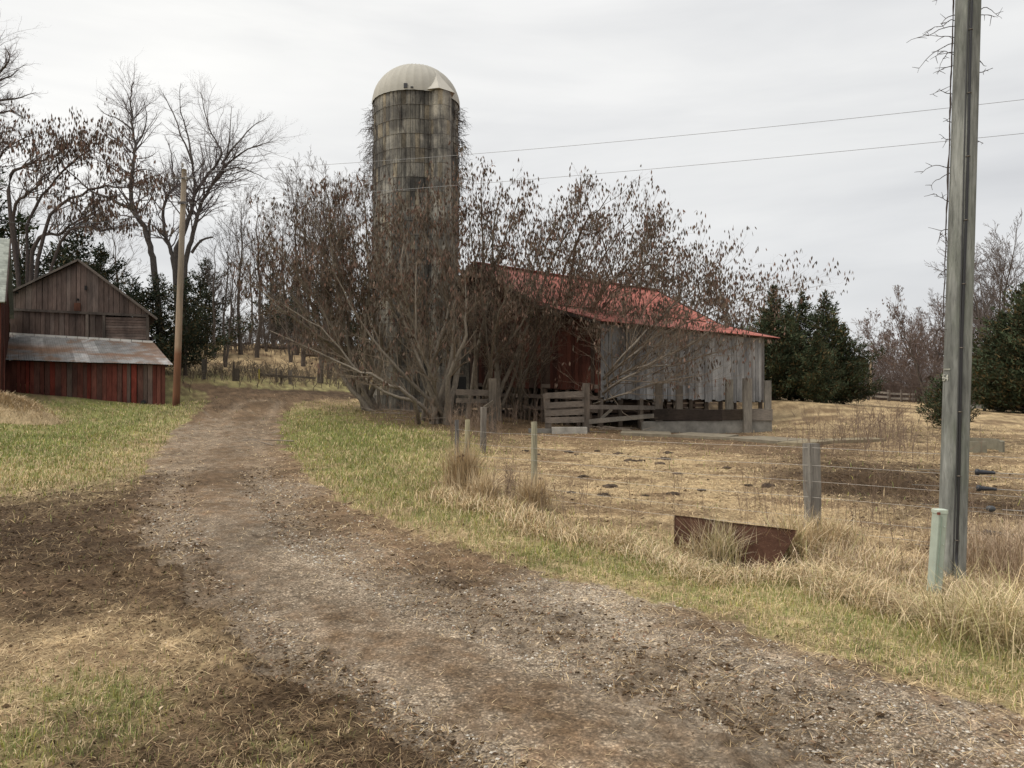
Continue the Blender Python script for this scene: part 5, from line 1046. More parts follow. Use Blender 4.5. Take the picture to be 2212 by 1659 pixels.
# black strain insulators on the wires right of the pole
for k, (x, y, zz) in enumerate([(2117, 1020, 0), (2120, 1055, 1), (2140, 1099, 2), (2134, 1150, 3), (2130, 1190, 4)]):
    Yk = 7.52 if k < 2 else 7.42; p = D(x, y, Yk); ins = empty('strain_insulator', tuple(p), ['topmost black strain insulator right of the near pole', 'second black strain insulator from the top, right of the near pole', 'round dark insulator, third down right of the near pole', 'fourth black insulator down, above the dry grass right of the pole', 'lowest small black insulator right of the near pole, against the weeds'][k], 'insulator', 'black insulators on the fence wires')
    d = np.array([.86, -.5, .0]); d /= np.linalg.norm(d); c_ = (.022, .025, .032) if k != 2 else (.05, .055, .06)
    s_ = (1, 1, .8, .9, .55)[k]
    prof = [(-.045, .012), (-.04, .03), (-.02, .034), (-.005, .03), (.0, .022), (.02, .025), (.06, .02), (.10, .017), (.13, .015)] if k != 2 else [(-.05, .01), (-.04, .03), (-.01, .04), (.02, .038), (.045, .025), (.055, .01)]
    mb = MB(); mb.tube([p+d*a*s_ for a, _ in prof], [r_*s_ for _, r_ in prof], 12, c=c_); mb.build('housing', M['dark'], ins, smooth=True)
    mb = MB(); mb.tube([p+d*.12*s_, p+d*.5, p+d*1.6+np.array([0, 0, .01])], .003, 5, c=(.35, .35, .34)); mb.build('wire_tail', M['wire'], ins)
    mb = MB(); mb.tube([p-d*.045*s_, p-d*.30, p-d*.62], .0022, 5, c=(.3, .3, .28)); mb.build('wire_lead', M['wire'], ins)
# rusty curved sheet (half a culvert) blocking the dip
m, nt, b = newmat('rusted_steel'); M['rust'] = m; v = coords(nt)
c = ramp(nt, noise(nt, 5, 6, .72, v), [(.3, (.045, .023, .016)), (.5, (.066, .034, .023)), (.75, (.098, .052, .035))]); c = mix(nt, c, ramp(nt, noise(nt, 60, 3, .7, v), [(.3, .75), (.7, 1.2)]))
nt.links.new(c, b.inputs['Base Color']); b.inputs['Roughness'].default_value = .95; b.inputs['Specular IOR Level'].default_value = .05; bump(nt, b, noise(nt, 30, 4, .7, v), .4, .006)
TLc, TRc = D(1457, 1113, 7.75), D(1722, 1146, 7.35); n1_ = 40; rowsN = 14; Vt = []
bl, br2 = D(1457, 1185, 7.55), D(1664, 1222, 7.1)
for side in (0, 1):
    for j in range(rowsN+1):
        f = j/rowsN
        for i in range(n1_+1):
            u_ = i/n1_; top = TLc*(1-u_)+TRc*u_; bot = bl*(1-u_)+br2*u_; bot = bot+np.array([0, 0, -.10*sin(pi*min(1, u_*1.05))-.06]); p = top*(1-f)+bot*f
            p = p+np.array([-.25, -.97, 0])*(.10*sin(f*pi*.75)); p[2] += .003*sin(u_*9)*(1-f); p = p+np.array([.25, .97, 0])*(.006*side)
            Vt.append(p)
K_ = (n1_+1)*(rowsN+1); i_ = np.arange(rowsN)[:, None]*(n1_+1); j_ = np.arange(n1_)[None]; q_ = np.stack([i_+j_, i_+j_+1, i_+n1_+2+j_, i_+n1_+1+j_], -1).reshape(-1, 4)
ed = [(a, a+K_, a+1+K_, a+1) for a in range(n1_)]+[(rowsN*(n1_+1)+a, rowsN*(n1_+1)+a+1, rowsN*(n1_+1)+a+1+K_, rowsN*(n1_+1)+a+K_) for a in range(n1_)]+[(a*(n1_+1), (a+1)*(n1_+1), (a+1)*(n1_+1)+K_, a*(n1_+1)+K_) for a in range(rowsN)]+[(a*(n1_+1)+n1_, a*(n1_+1)+n1_+K_, (a+1)*(n1_+1)+n1_+K_, (a+1)*(n1_+1)+n1_) for a in range(rowsN)]
o = link('rusty_sheet', np_mesh('rusty_sheet', np.array(Vt), np.vstack([q_[:, ::-1], q_+K_, np.array(ed)]), None, None, True), M['rust']); tag(o, 'curved rusty brown metal sheet sunk in the grass under the fence', 'metal sheet')

# ---- wooden service pole by the shed, and the two lines
m, nt, b = newmat('brown_pole'); M['bpole'] = m
c = mix(nt, vcol(nt), ramp(nt, noise(nt, 9, 5, .7, coords(nt, (1, 1, .08))), [(.3, .62), (.7, 1.25)])); c = mix(nt, c, ramp(nt, noise(nt, 1.1, 3, .6, coords(nt, (1, 1, .3))), [(.35, .75), (.6, 1.1)])); nt.links.new(c, b.inputs['Base Color']); b.inputs['Roughness'].default_value = .85
bp0 = D(380, 875, 32); bz = g(bp0[0], 32); tp_ = D(398, 366, 32); lp = empty('utility_pole', (bp0[0], 32, bz), 'tan wooden utility pole with dark stained foot beside the grey shed', 'pole')
mb = MB(); P = []; Rd = []; cc = []
for k in range(31): f = k/30; P.append((bp0[0]+(tp_[0]-bp0[0])*f, 32, bz-.2+(tp_[2]-bz+.2)*f)); Rd.append(.155-.05*f); col_ = np.array((.33, .20, .115))*(1-min(1, f*1.6))+np.array((.36, .30, .235))*min(1, f*1.6); col_ = col_*np.array((.30, .17, .12))*1.0 if f < .05 else col_*(np.array((.62, .42, .34)) if f < .24 else 1) if f < .24 else col_; cc += [tuple(col_)]*12
Vt, Qd = tubes(np.array(P)[None], np.array(Rd)[None], 12); Vt = np.vstack([Vt, P[-1]+np.array([0, 0, .02])]); cc.append(cc[-1]); mb.add(Vt, Qd, [(360+i, 360+(i+1) % 12, 372) for i in range(12)], np.array(cc)); mb.build('shaft', M['bpole'], lp, smooth=True)
for dz, s_ in ((.12, 1), (-.45, .8)):
    mb = MB(); z = tp_[2]+dz; mb.lathe([(.001, z+.12), (.04, z+.1), (.055, z+.05), (.03, z+.03), (.055, z+.0), (.03, z-.06), (.01, z-.08)], 10, (tp_[0]+(.0 if dz > 0 else .16), 31.84), (.35, .33, .3)); mb.build('insulator', M['dark'], lp)
mb = MB(); mb.bar((tp_[0]-.45, 31.86, tp_[2]-.42), (tp_[0]+.5, 31.86, tp_[2]-.4), .06, .05, c=(.16, .15, .14)); mb.build('bracket', M['dark'], lp)
z2 = D(396, 440, 32)[2]; mb = MB(); mb.bar((tp_[0]-.2, 31.84, z2), (tp_[0]+.18, 31.84, z2), .08, .1, c=(.08, .07, .07)); mb.build('cable_clamp', M['dark'], lp)
def sagline(a, b_, sag, n=40, r=.012, ra=None):
    a = np.array(a, float); b_ = np.array(b_, float); P = [a+(b_-a)*t-np.array([0, 0, sag*4*t*(1-t)]) for t in np.linspace(0, 1, n)]; return P
for y0, y1, yl, lab, sg in ((232, 1010, 372, 'upper overhead wire crossing the sky from right to the wooden pole', .0), (288, 1165, 440, 'lower overhead wire crossing the sky below the first one', .0)):
    # three measured points fix height and sag
    a = np.array([tp_[0], 31.85, D(398, yl, 31.85)[2]]); bR = D(2212, 215 if yl == 372 else 288, 19); ext = a+(bR-a)*1.25
    mid = D(1030, 332, 1)*0; tm = .0
    mx = 1030 if yl == 372 else 1165; my = 332 if yl == 372 else 386
    # depth where the straight wire passes the measured column
    best = min(np.linspace(0, 1, 400), key=lambda t: abs(((a+(bR-a)*t)[0])/((a+(bR-a)*t)[1])-(mx/2.1602-512)/F)); q = a+(bR-a)*best; want = D(mx, my, q[1])[2]; sag = (q[2]-want)/(4*best*(1-best))
    P = [a+(bR-a)*t-np.array([0, 0, sag*4*t*(1-t)]) for t in np.linspace(0, 1.35, 60)]
    mb = MB(); mb.tube(P, [.007-.002*i/59 for i in range(60)], 6, c=(.22, .22, .225), cap=False); tag(mb.build('overhead_wire', M['wire']), lab, 'wire', 'overhead wires')
mb = MB(); P = sagline((tp_[0], 31.86, z2), D(-60, 470, 22), .5); mb.tube(P, .012, 5, c=(.1, .1, .1), cap=False); tag(mb.build('overhead_wire', M['wire']), 'faint wire running left from the wooden pole past the shed', 'wire', 'overhead wires')
mb = MB(); P = sagline((tp_[0], 31.86, tp_[2]-.4), D(-60, 380, 22), .7); mb.tube(P, .010, 5, c=(.1, .1, .1), cap=False); tag(mb.build('overhead_wire', M['wire']), 'faint upper wire running left from the top of the wooden pole', 'wire', 'overhead wires')

# ---- barnyard: plank gate, rails, concrete walls
dk = (.15, .125, .105)
def R(x, y, Y): return D(x, y, Y)
def vpost(x, yt, yb, Y, w, label=None, parent=None, c=dk, name='post', lean=0, group=None):
    t = D(x, yt, Y); b_ = D(x, yb, Y); mb = MB(); mb.bar((b_[0], Y, b_[2]-.12), (t[0]+lean, Y, t[2]), w, w*.8, up=(0, 1, 0), c=c, seg=4, wob=.015); o = mb.build(name, M['wood'], parent)
    if label: tag(o, label, 'post', group)
    return o
def rail(x0, y0, x1, y1, Y0, Y1, h, parent, c=dk, name='rail', d=.045):
    a, b_ = D(x0, y0, Y0), D(x1, y1, Y1); mb = MB(); mb.bar(a, b_, d, h, c=tone(c, .15), seg=4, wob=.009); return mb.build(name, M['woodh'], parent)
gt = empty('plank_gate', tuple(HG(1222, 925)), 'four-board weathered plank panel between two posts on a concrete block', 'gate')
vpost(1186, 850, 938, 26, .22, parent=gt, lean=-.1); vpost(1266, 828, 930, 26.2, .24, parent=gt)
for k, (ya, yb) in enumerate(((855, 851), (876, 872), (893, 889), (908, 906))): rail(1178, ya, 1262, yb, 25.9, 26.05, .20, gt, c=(.17, .145, .125), name='board')
mb = MB(); a = D(1192, 923, 25.7); b_ = D(1268, 938, 25.7); mb.box((a[0], 25.6, b_[2]-.1), (b_[0], 25.95, a[2]), (.36, .34, .30)); mb.box((a[0]-.8, 25.8, b_[2]-.1), (a[0]-.012, 26.05, a[2]-.06), (.2, .19, .17))
m7 = m_vc('old_concrete', .92, .35, 3.5, bs=.3); tag(mb.build('concrete_block', m7), 'low grey concrete block under the plank gate', 'block')
rf = empty('rail_fence', tuple(HG(1330, 920)), 'two-rail wooden fence running from the plank gate to the concrete wall', 'fence')
rail(1272, 879, 1415, 881, 26.15, 27.3, .15, rf, c=(.19, .165, .145)); rail(1272, 911, 1412, 898, 26.1, 27.6, .16, rf, c=(.24, .215, .185)); vpost(1386, 861, 905, 27.4, .12, parent=rf); vpost(1300, 862, 915, 27.0, .10, parent=rf)
rail(1290, 912, 1322, 884, 26.9, 26.9, .09, rf, c=(.3, .27, .23), name='brace')
lf = empty('rail_fence', tuple(HG(1020, 930)), 'short two-rail wooden fence left of the tall gatepost, under the tree clump', 'fence')
rail(985, 847, 1062, 849, 24.8, 25, .19, lf); rail(985, 865, 1062, 867, 24.8, 25, .15, lf); rail(1046, 882, 1066, 868, 24.6, 24.8, .12, lf, c=(.22, .19, .15), name='brace')
vpost(1064, 818, 944, 25, .25, 'tall weathered gatepost among the tree stems left of the plank gate', c=(.14, .12, .10), name='gate_post')
for k, (x, yt, yb, w, lab) in enumerate([(1423, 830, 903, .26, 'leftmost post rising from the concrete wall'), (1467, 833, 901, .24, 'second post from the left on the concrete wall'), (1575, 820, 889, .26, 'third post from the left on the concrete wall, pale'), (1614, 817, 936, .30, 'tallest thick post standing against the concrete wall'), (1658, 822, 890, .24, 'rightmost post on the end of the concrete wall')]):
    vpost(x, yt, yb, 28.6 if k != 3 else 28.42, w, lab, c=((.20, .175, .15), (.17, .15, .13), (.27, .25, .215), (.28, .255, .22), (.27, .25, .22))[k], group='posts on the barnyard wall', name='wall_post')
bw_ = empty('barnyard_wall', tuple(HG(1540, 932)), 'low concrete wall topped by dark timbers in front of the grey barn side', 'wall')
a = D(1391, 912, 28.2); b_ = D(1664, 906, 28.7); zb = g(b_[0], 28.5)-.25
mb = MB(); nW = 12
for k in range(nW):
    f0, f1 = k/nW, (k+1)/nW; x0 = a[0]+(b_[0]-a[0])*f0; x1 = a[0]+(b_[0]-a[0])*f1; z1 = a[2]+(b_[2]-a[2])*f0; z2_ = a[2]+(b_[2]-a[2])*f1; t_ = .36*(1+.04*sin(k*2.7))
    mb.hexa([(x0, 28.5, zb), (x1, 28.5, zb), (x1, 28.85, zb), (x0, 28.85, zb)], [(x0, 28.52, z1), (x1, 28.52, z2_), (x1, 28.84, z2_), (x0, 28.84, z1)], (.25*t_/.36, .235*t_/.36, .205*t_/.36))
mb.build('concrete_wall', m7, bw_)
rail(1411, 895, 1558, 897, 28.62, 28.62, .42, bw_, c=(.065, .05, .042), name='timber', d=.3); rail(1558, 896, 1612, 895, 28.62, 28.62, .40, bw_, c=(.11, .085, .065), name='timber', d=.3); rail(1612, 895, 1666, 896, 28.62, 28.62, .44, bw_, c=(.22, .195, .17), name='timber', d=.32)
# low concrete slab edges in the pasture
def slab(pts, th, wd, name, label, c=(.22, .19, .14)):
    mb = MB()
    for (x0, y0, x1, y1) in zip([p[0] for p in pts[:-1]], [p[1] for p in pts[:-1]], [p[0] for p in pts[1:]], [p[1] for p in pts[1:]]):
        A_ = HG(x0, y0); B_ = HG(x1, y1); n_ = np.array([-(B_-A_)[1], (B_-A_)[0], 0]); n_ /= np.linalg.norm(n_); n_ = n_*(1 if n_[1] > 0 else -1)*wd
        mb.hexa([A_-(0, 0, .1), B_-(0, 0, .1), B_+n_-(0, 0, .1), A_+n_-(0, 0, .1)], [A_+(0, 0, th), B_+(0, 0, th*.9), B_+n_+(0, 0, th), A_+n_+(0, 0, th)], tone(c, .03))
    return tag(mb.build(name, m7), label, 'slab')
slab([(1340, 940), (1450, 944), (1560, 950), (1680, 959)], .09, 1.6, 'concrete_slab', 'long low concrete slab edge crossing the pasture in front of the barnyard wall')
slab([(1680, 962), (1740, 964), (1800, 958), (1915, 954)], .09, .7, 'concrete_slab', 'cracked right-hand concrete slab with a hollow beneath its edge', (.25, .21, .14))
mb = MB(); A_ = HG(1690, 966); B_ = HG(1765, 965); mb.hexa([A_-(0, .05, .05), B_-(0, .05, .05), B_+(0, .02, -.05), A_+(0, .02, -.05)], [A_+(0, -.05, .05), B_+(0, -.05, .05), B_+(0, .02, .05), A_+(0, .02, .05)], (.012, .01, .01))
tr = HG(2135, 978); mb = MB(); Rr_ = .68
for k in range(26):
    if k in (19, 20, 21): continue
    a0, a1 = 2*pi*k/26, 2*pi*(k+1)/26+.001; h_ = .30*(1 if k < 15 else .93); f = lambda r_, a_, z: (tr[0]+r_*cos(a_)*1.0, tr[1]+.6+r_*sin(a_), tr[2]+z)
    mb.hexa([f(Rr_, a0, -.1), f(Rr_, a1, -.1), f(Rr_-.09, a1, -.1), f(Rr_-.09, a0, -.1)], [f(Rr_, a0, h_), f(Rr_, a1, h_), f(Rr_-.09, a1, h_), f(Rr_-.09, a0, h_)], tone((.20, .185, .14), .03))
tag(mb.build('water_trough', m7), 'broken round concrete water trough in the pasture right of the near pole', 'trough')
# far things on the right
fp = D(1881, 836, 92); mb = MB(); fz = g(fp[0], 92); tz = D(1880, 772, 92)[2]; mb.tube([(fp[0], 92, fz-.2), (fp[0], 92, tz)], [.15, .11], 8, c=(.42, .33, .23)); o = mb.build('utility_pole', M['bpole']); tag(o, 'distant thin tan pole beside the dark cedars', 'pole')
ff = empty('far_fence', tuple(D(1925, 858, 88)), 'weathered board fence across the far edge of the pasture', 'fence')
for x0, x1, y0, y1 in ((1875, 1920, 846, 849), (1920, 1976, 850, 852), (1875, 1920, 855, 858), (1920, 1976, 860, 862)): rail(x0, y0, x1, y1, 86, 82, .22, ff, c=(.24, .215, .19), name='board')
for x in (1876, 1920, 1948, 1974): vpost(x, 842, 868, 84, .25, parent=ff, c=(.2, .17, .15))
def farhouse(x0, x1, yb, ye, yr, Y, label, wc, rc, win=(), dp=7):
    a = D(x0, yb, Y); c_ = D(x1, yb, Y); e = D(x0, ye, Y)[2]; rg_ = D(x0, yr, Y)[2]; h = empty('house', tuple((a+c_)/2), label, 'house'); mb = MB(); zb = min(a[2], g(a[0], Y))-.5
    mb.box((a[0], Y, zb), (c_[0], Y+dp, e), wc); mb.build('wall', m_vc('siding', .8, .1, 5) if 'siding' not in bpy.data.materials else bpy.data.materials['siding'], h)
    mb = MB(); ym = Y+dp/2
    mb.hexa([(a[0]-.3, Y-.3, e), (c_[0]+.3, Y-.3, e), (c_[0]+.3, ym, rg_), (a[0]-.3, ym, rg_)], [(a[0]-.3, Y-.3, e+.12), (c_[0]+.3, Y-.3, e+.12), (c_[0]+.3, ym, rg_+.12), (a[0]-.3, ym, rg_+.12)], rc)
    mb.hexa([(a[0]-.3, ym+.01, rg_), (c_[0]+.3, ym+.01, rg_), (c_[0]+.3, Y+dp+.3, e), (a[0]-.3, Y+dp+.3, e)], [(a[0]-.3, ym+.01, rg_+.12), (c_[0]+.3, ym+.01, rg_+.12), (c_[0]+.3, Y+dp+.3, e+.12), (a[0]-.3, Y+dp+.3, e+.12)], rc); mb.build('roof', bpy.data.materials['shingle'], h)
    for (wx0, wx1, wy0, wy1) in win:
        p, q = D(wx0, wy1, Y-.05), D(wx1, wy0, Y-.05); mb = MB(); mb.box((p[0], Y-.06, p[2]), (q[0], Y+.02, q[2]), (.55, .55, .53)); w_ = mb.build('window', bpy.data.materials['siding'], h)
        mb = MB(); mb.box((p[0]+.12, Y-.075, p[2]+.12), (q[0]-.12, Y-.062, q[2]-.12), (.04, .045, .05)); mb.build('pane', M['dark'], w_); w_.children[0].location = (0, 0, 0)
farhouse(1862, 1956, 852, 845, 834, 108, 'low distant building with brown roof beyond the far board fence', (.30, .27, .25), (.16, .115, .095))
farhouse(2030, 2062, 838, 820, 810, 74, 'pale distant shed glimpsed left of the near pole', (.30, .29, .28), (.16, .14, .13), dp=2.2)
farhouse(2088, 2160, 850, 818, 806, 70, 'grey distant house with a small window right of the near pole', (.30, .29, .28), (.13, .11, .10), [(2096, 2112, 824, 838)], dp=3)
# road barrier far right
gb = empty('guardrail', tuple(D(2150, 890, 50)), 'pale metal guardrail beyond the pasture at the right edge', 'guardrail')
a, b_ = D(2092, 877, 52), D(2300, 890, 47); mb = MB(); mb.bar(a, b_, .06, .26, c=(.42, .42, .42)); mb.build('rail', m5, gb)
for t in np.linspace(.03, .97, 7): q = a+(b_-a)*t; mb = MB(); mb.bar((q[0], q[1]+.1, g(q[0], q[1])-.1), (q[0], q[1]+.1, q[2]+.1), .12, .12, up=(0, 1, 0), c=(.2, .18, .16)); mb.build('post', M['wood'], gb)

# left hillside fence
for k, (x, yt, yb, Y, w, lab) in enumerate([(597, 795, 824, 45, .10, 'thin leaning post at the left end of the hillside fence'), (692, 822, 842, 44, .0, ''), (691, 803, 826, 45, .24, ''), (849-158, 0, 0, 0, 0, '')][:1]): vpost(x, yt, yb, Y, w, lab, name='fence_post', group='posts of the hillside fence')
for x, yt, yb, w, lab in ((597-0+0, 0, 0, 0, ''),)[:0]: pass
hx_ = lambda cx: (450+cx*.3165)*.7373; hy_ = lambda cy: (950+cy*.3165)*.7373
for cx, ct, cb, w, c_, lab in [(465, 325, 490, .20, (.10, .09, .075), 'dark post of the hillside fence nearest the wooden pole'), (762, 412, 530, .34, (.12, .10, .08), 'short thick stump-like post of the hillside fence'), (743, 345, 420, .08, (.1, .08, .07), 'thin steel stake behind the thick stump-like post'), (977, 415, 545, .06, (.36, .30, .06), 'thin yellow stake on the hillside fence line'), (1183, 430, 560, .12, (.12, .10, .08), 'dark slim post left of the pale hillside post'), (1265, 425, 565, .18, (.22, .19, .16), 'pale weathered post right of the middle of the hillside fence'), (488, 300, 430, .08, (.12, .1, .08), 'thin stake behind the dark hillside post')]:
    vpost(hx_(cx), hy_(ct), hy_(cb), 44.5, w, lab, c=c_, name='fence_post', group='posts of the hillside fence')
hf = empty('hillside_rail', tuple(D(760, 835, 44.5)), 'fallen rail and sagging wires of the hillside fence', 'rail')
rail(hx_(985), hy_(465), hx_(1260), hy_(490), 44.5, 44.3, .16, hf, c=(.09, .075, .06)); rail(hx_(1265), hy_(480), hx_(1500), hy_(500), 44.3, 44.4, .12, hf, c=(.13, .11, .09))

# ---- dung, hay mound, sticks
dr_ = random.Random(9)
for k, (cx, cy, s) in enumerate([(555, 332, .15), (800, 338, .13), (845, 352, .13), (1080, 348, .13), (1150, 388, .15), (1210, 386, .09), (1340, 378, .17), (1360, 342, .19), (1315, 402, .2), (1690, 428, .12), (1410, 463, .11), (880, 478, .11), (1035, 533, .14), (815, 568, .1), (1000, 582, .13), (1235, 586, .09), (1395, 576, .11), (1550, 553, .11), (1810, 528, .13), (1920, 528, .12), (960, 332, .11), (630, 350, .08), (640, 490, .09)]):
    s *= dr_.uniform(.45, .95); p = HG(921.6+cx*.3833, 848+cy*.3833); mb = MB(); nR_, nA = 6, 13; V_ = [(p[0], p[1], p[2]+.02+s*.22)]
    for i in range(1, nR_):
        f = i/(nR_-1)
        for j in range(nA): a_ = 2*pi*j/nA; rr_ = s*f*(1+.35*dr_.uniform(-1, 1)); V_.append((p[0]+rr_*cos(a_)*1.25, p[1]+rr_*sin(a_), p[2]+(.015+s*.3*(1-f*f)*dr_.uniform(.3, 1.5) if f < 1 else -.03)))
    T_ = [(0, 1+j, 1+(j+1) % nA) for j in range(nA)]; Q_ = [(1+i*nA+j, 1+(i+1)*nA+j, 1+(i+1)*nA+(j+1) % nA, 1+i*nA+(j+1) % nA) for i in range(nR_-2) for j in range(nA)]
    mb.add(V_, Q_, T_, tuple(np.array((.06, .044, .032))*dr_.uniform(.8, 1.6))); tag(mb.build('dung_pile', M['bark'], smooth=True), 'small dark dung pile lying on the straw-coloured pasture', 'dung', 'dung piles scattered on the pasture')
hm = HG(20, 905); mb = MB(); nx = 24; V_ = []
for i in range(nx+1):
    for j in range(nx+1):
        u_, v_ = i/nx*2-1, j/nx*2-1; x, y = hm[0]-.6+u_*2.4, hm[1]+v_*1.1; h = max(0, 1-u_*u_-v_*v_)**.7*.75; V_.append((x, y, g(x, y)-.04+h*(.75+.5*vn(np.array([x*3]), np.array([y*3]), 4)[0])))
mb.add(V_, [(i*(nx+1)+j, (i+1)*(nx+1)+j, (i+1)*(nx+1)+j+1, i*(nx+1)+j+1) for i in range(nx) for j in range(nx)], c=(.42, .32, .19)); hmo = mb.build('hay_mound', M['bark'], smooth=True); tag(hmo, 'low mound of dry tan hay on the lawn in front of the shed', 'hay')
XX = hm[0]-.6+rng.normal(0, .95, 5200); YY = hm[1]+rng.normal(0, .45, 5200); uu = (XX-hm[0]+.6)/2.4; vv = (YY-hm[1])/1.1; ZZ = G(XX, YY)+np.clip(1-uu**2-vv**2, 0, 1)**.7*.75
blades('dry_stems', XX, YY, rng.uniform(.15, .4, 5200), rng.uniform(.012, .022, 5200), rng.uniform(.5, 1.5, 5200), np.array([.52, .40, .25])*rng.uniform(.6, 1.3, (5200, 1)), '', '', Z0=ZZ, parent=hmo).location = (0, 0, 0)
# sticks and cut branches on the ground under the silo trees
sk = random.Random(4)
for x, y, lab in ((905, 912, 'pale broken branch on the grass below the largest tree clump'), (850, 898, 'tangle of fallen sticks left of the largest tree clump'), (640, 965, 'twig lying on the lawn at the lane edge'), (1330, 935, 'dead stick lying in front of the rail fence')):
    p = HG(x, y); ls = []
    for k in range(2 if x == 640 else 11): a_ = sk.uniform(0, pi); L = sk.uniform(.5, 1.6); q = p+np.array([sk.gauss(0, .5), sk.gauss(0, .5), .05+.12*sk.random()]); d = np.array([cos(a_), sin(a_)*.6, sk.uniform(-.03, .12)]); ls.append(([tuple(q), tuple(q+d*L*.35+(0, 0, .03)), tuple(q+d*L*.7+(0, sk.gauss(0, .05), .05)), tuple(q+d*L)], [.018, .014, .01, .005]))
    tag(link('fallen_branch', lines_mesh('fallen_branch', ls, 4, (.24, .2, .16)), M['twig']), lab, 'branch')

# ---- vines on the silo
vr = random.Random(23); vl2 = []
for side, a0, n_ in ((-1, 180, 150), (1, 0, 130)):
    for _ in range(n_):
        z = ZRIM-abs(vr.gauss(0, 1))*2.2-.2; a = R_(a0+vr.gauss(0, 14)); p = (SX+SRad*cos(a), SY+SRad*sin(a), max(z, 8)); pk = min(1, .45+.55*sin(min(pi, max(.1, (ZRIM-z)/5.5*pi))))
        w = wander(p, (side*vr.uniform(.5, 1.2), vr.gauss(0, .4), vr.uniform(.0, .9)), vr.uniform(.3, 1.0)*pk, 8, grav=-.20, j=.24); vl2.append((w, [.011*(1-.7*i/8) for i in range(9)]))
        for k in (2, 4, 5, 7): 
            if vr.random() < .6: vl2.append((wander(w[k], (side*vr.uniform(-.3, 1), vr.gauss(0, .5), vr.uniform(-1, .4)), vr.uniform(.15, .4), 4, grav=-.15, j=.25), [.007, .006, .005, .004, .003]))
for _ in range(170):
    a = R_(vr.choice((vr.uniform(170, 235), vr.uniform(170, 235), vr.uniform(235, 340), vr.uniform(-25, 10)))); z = vr.uniform(2, 11) if vr.random() < .75 else vr.uniform(8, 13.6); pts = []; da = vr.gauss(0, .05)
    for k in range(13): zz = z+k*.16; a2 = a+da*k*.4+vr.gauss(0, .012); pts.append((SX+(SRad+.05)*cos(a2), SY+(SRad+.05)*sin(a2), min(zz, ZRIM-.05)))
    vl2.append((pts, [.012*(1-.6*i/12) for i in range(13)]))
o = link('dead_vine', lines_mesh('dead_vine', vl2, 3, (.10, .082, .07)), M['twig']); tag(o, 'leafless vines hanging from both sides of the silo top', 'vine')

# ---- tall dry grass and weeds along the fence
def tuft(cx, cy, n, sx, sy, L, Wd, lean, cols, name, label, cat, az=None, parent=None):
    X = cx+rng.normal(0, sx, n); Y = cy+rng.normal(0, sy, n); a = None if az is None else rng.normal(az, 1.0, n)
    col = np.array(cols)[rng.integers(0, len(cols), n)]*rng.uniform(.6, 1.25, (n, 1)); return blades(name, X, Y, rng.uniform(*L, n), rng.uniform(*Wd, n), rng.uniform(*lean, n), col, label, cat, az=a, curve=1.1)
TAN = [(.68, .53, .33), (.62, .47, .28), (.76, .63, .43), (.44, .32, .19), (.60, .46, .28), (.40, .37, .17)]
def line_grass(pts, n, wid, L, Wd, lean, cols, dens=None):
    pts = np.array(pts, float); k = rng.integers(0, len(pts)-1, n) if dens is None else rng.choice(len(pts)-1, n, p=np.array(dens)/sum(dens)); t = rng.random(n)[:, None]; P = pts[k]*(1-t)+pts[k+1]*t
    # clumped: gather blades round random centres
    cid = np.round(P[:, 0]*3.2)+np.round(P[:, 1]*3.2)*7; jx = _h(cid, cid*0+1, 3)-.5; jy = _h(cid, cid*0+2, 5)-.5
    X = P[:, 0]+rng.normal(0, wid, n)+jx*.25; Y = P[:, 1]+rng.normal(0, wid, n)+jy*.25; hs = .55+.8*fbm(X*1.6, Y*1.6, 61, 3)
    col = np.array(cols)[rng.integers(0, len(cols), n)]*rng.uniform(.6, 1.25, (n, 1)); return X, Y, rng.uniform(*L, n)*hs, rng.uniform(*Wd, n), rng.uniform(*lean, n), col
FL = [HG(1300, 1175)[:2], HG(1420, 1210)[:2], HG(1500, 1235)[:2], HG(1620, 1262)[:2], HG(1760, 1250)[:2], HG(1900, 1300)[:2], HG(2040, 1335)[:2], HG(2230, 1390)[:2]]
sets = [line_grass(FL, 10000, .15, (.08, .26), (.0028, .0065), (.6, 1.5), TAN, dens=[1, 1, .7, .8, 2, 2, 2]),
        line_grass([HG(1740, 1190)[:2], HG(1850, 1230)[:2], HG(1980, 1260)[:2], HG(2120, 1300)[:2], HG(2300, 1320)[:2]], 8500, .2, (.14, .42), (.0028, .006), (.3, 1.45), TAN+[(.50, .38, .27), (.44, .33, .24)]),
        line_grass([HG(950, 1075)[:2], HG(1050, 1105)[:2], HG(1160, 1140)[:2], HG(1300, 1180)[:2]], 4500, .15, (.1, .3), (.004, .008), (.3, 1.4), TAN),
        line_grass([HG(2090, 1190)[:2], HG(2230, 1230)[:2], HG(2350, 1260)[:2]], 2200, .28, (.25, .65), (.0028, .005), (.1, 1.1), [(.50, .37, .26), (.56, .44, .30)])]
for s_ in sets: s_[3][:] *= np.clip(np.hypot(s_[0], s_[1])/5.5, 1, 3)
sets = [np.concatenate([s[i] for s in sets]) for i in range(6)]
np_ = (np.abs(sets[0]-3.62) < .42) & (sets[1] > 4.9) & (sets[1] < 6.6); sets[2][np_] *= .35
blades('dry_grass', *sets[:5], sets[5], 'tall matted dry grass along the foot of the pasture fence', 'grass', curve=1.1)
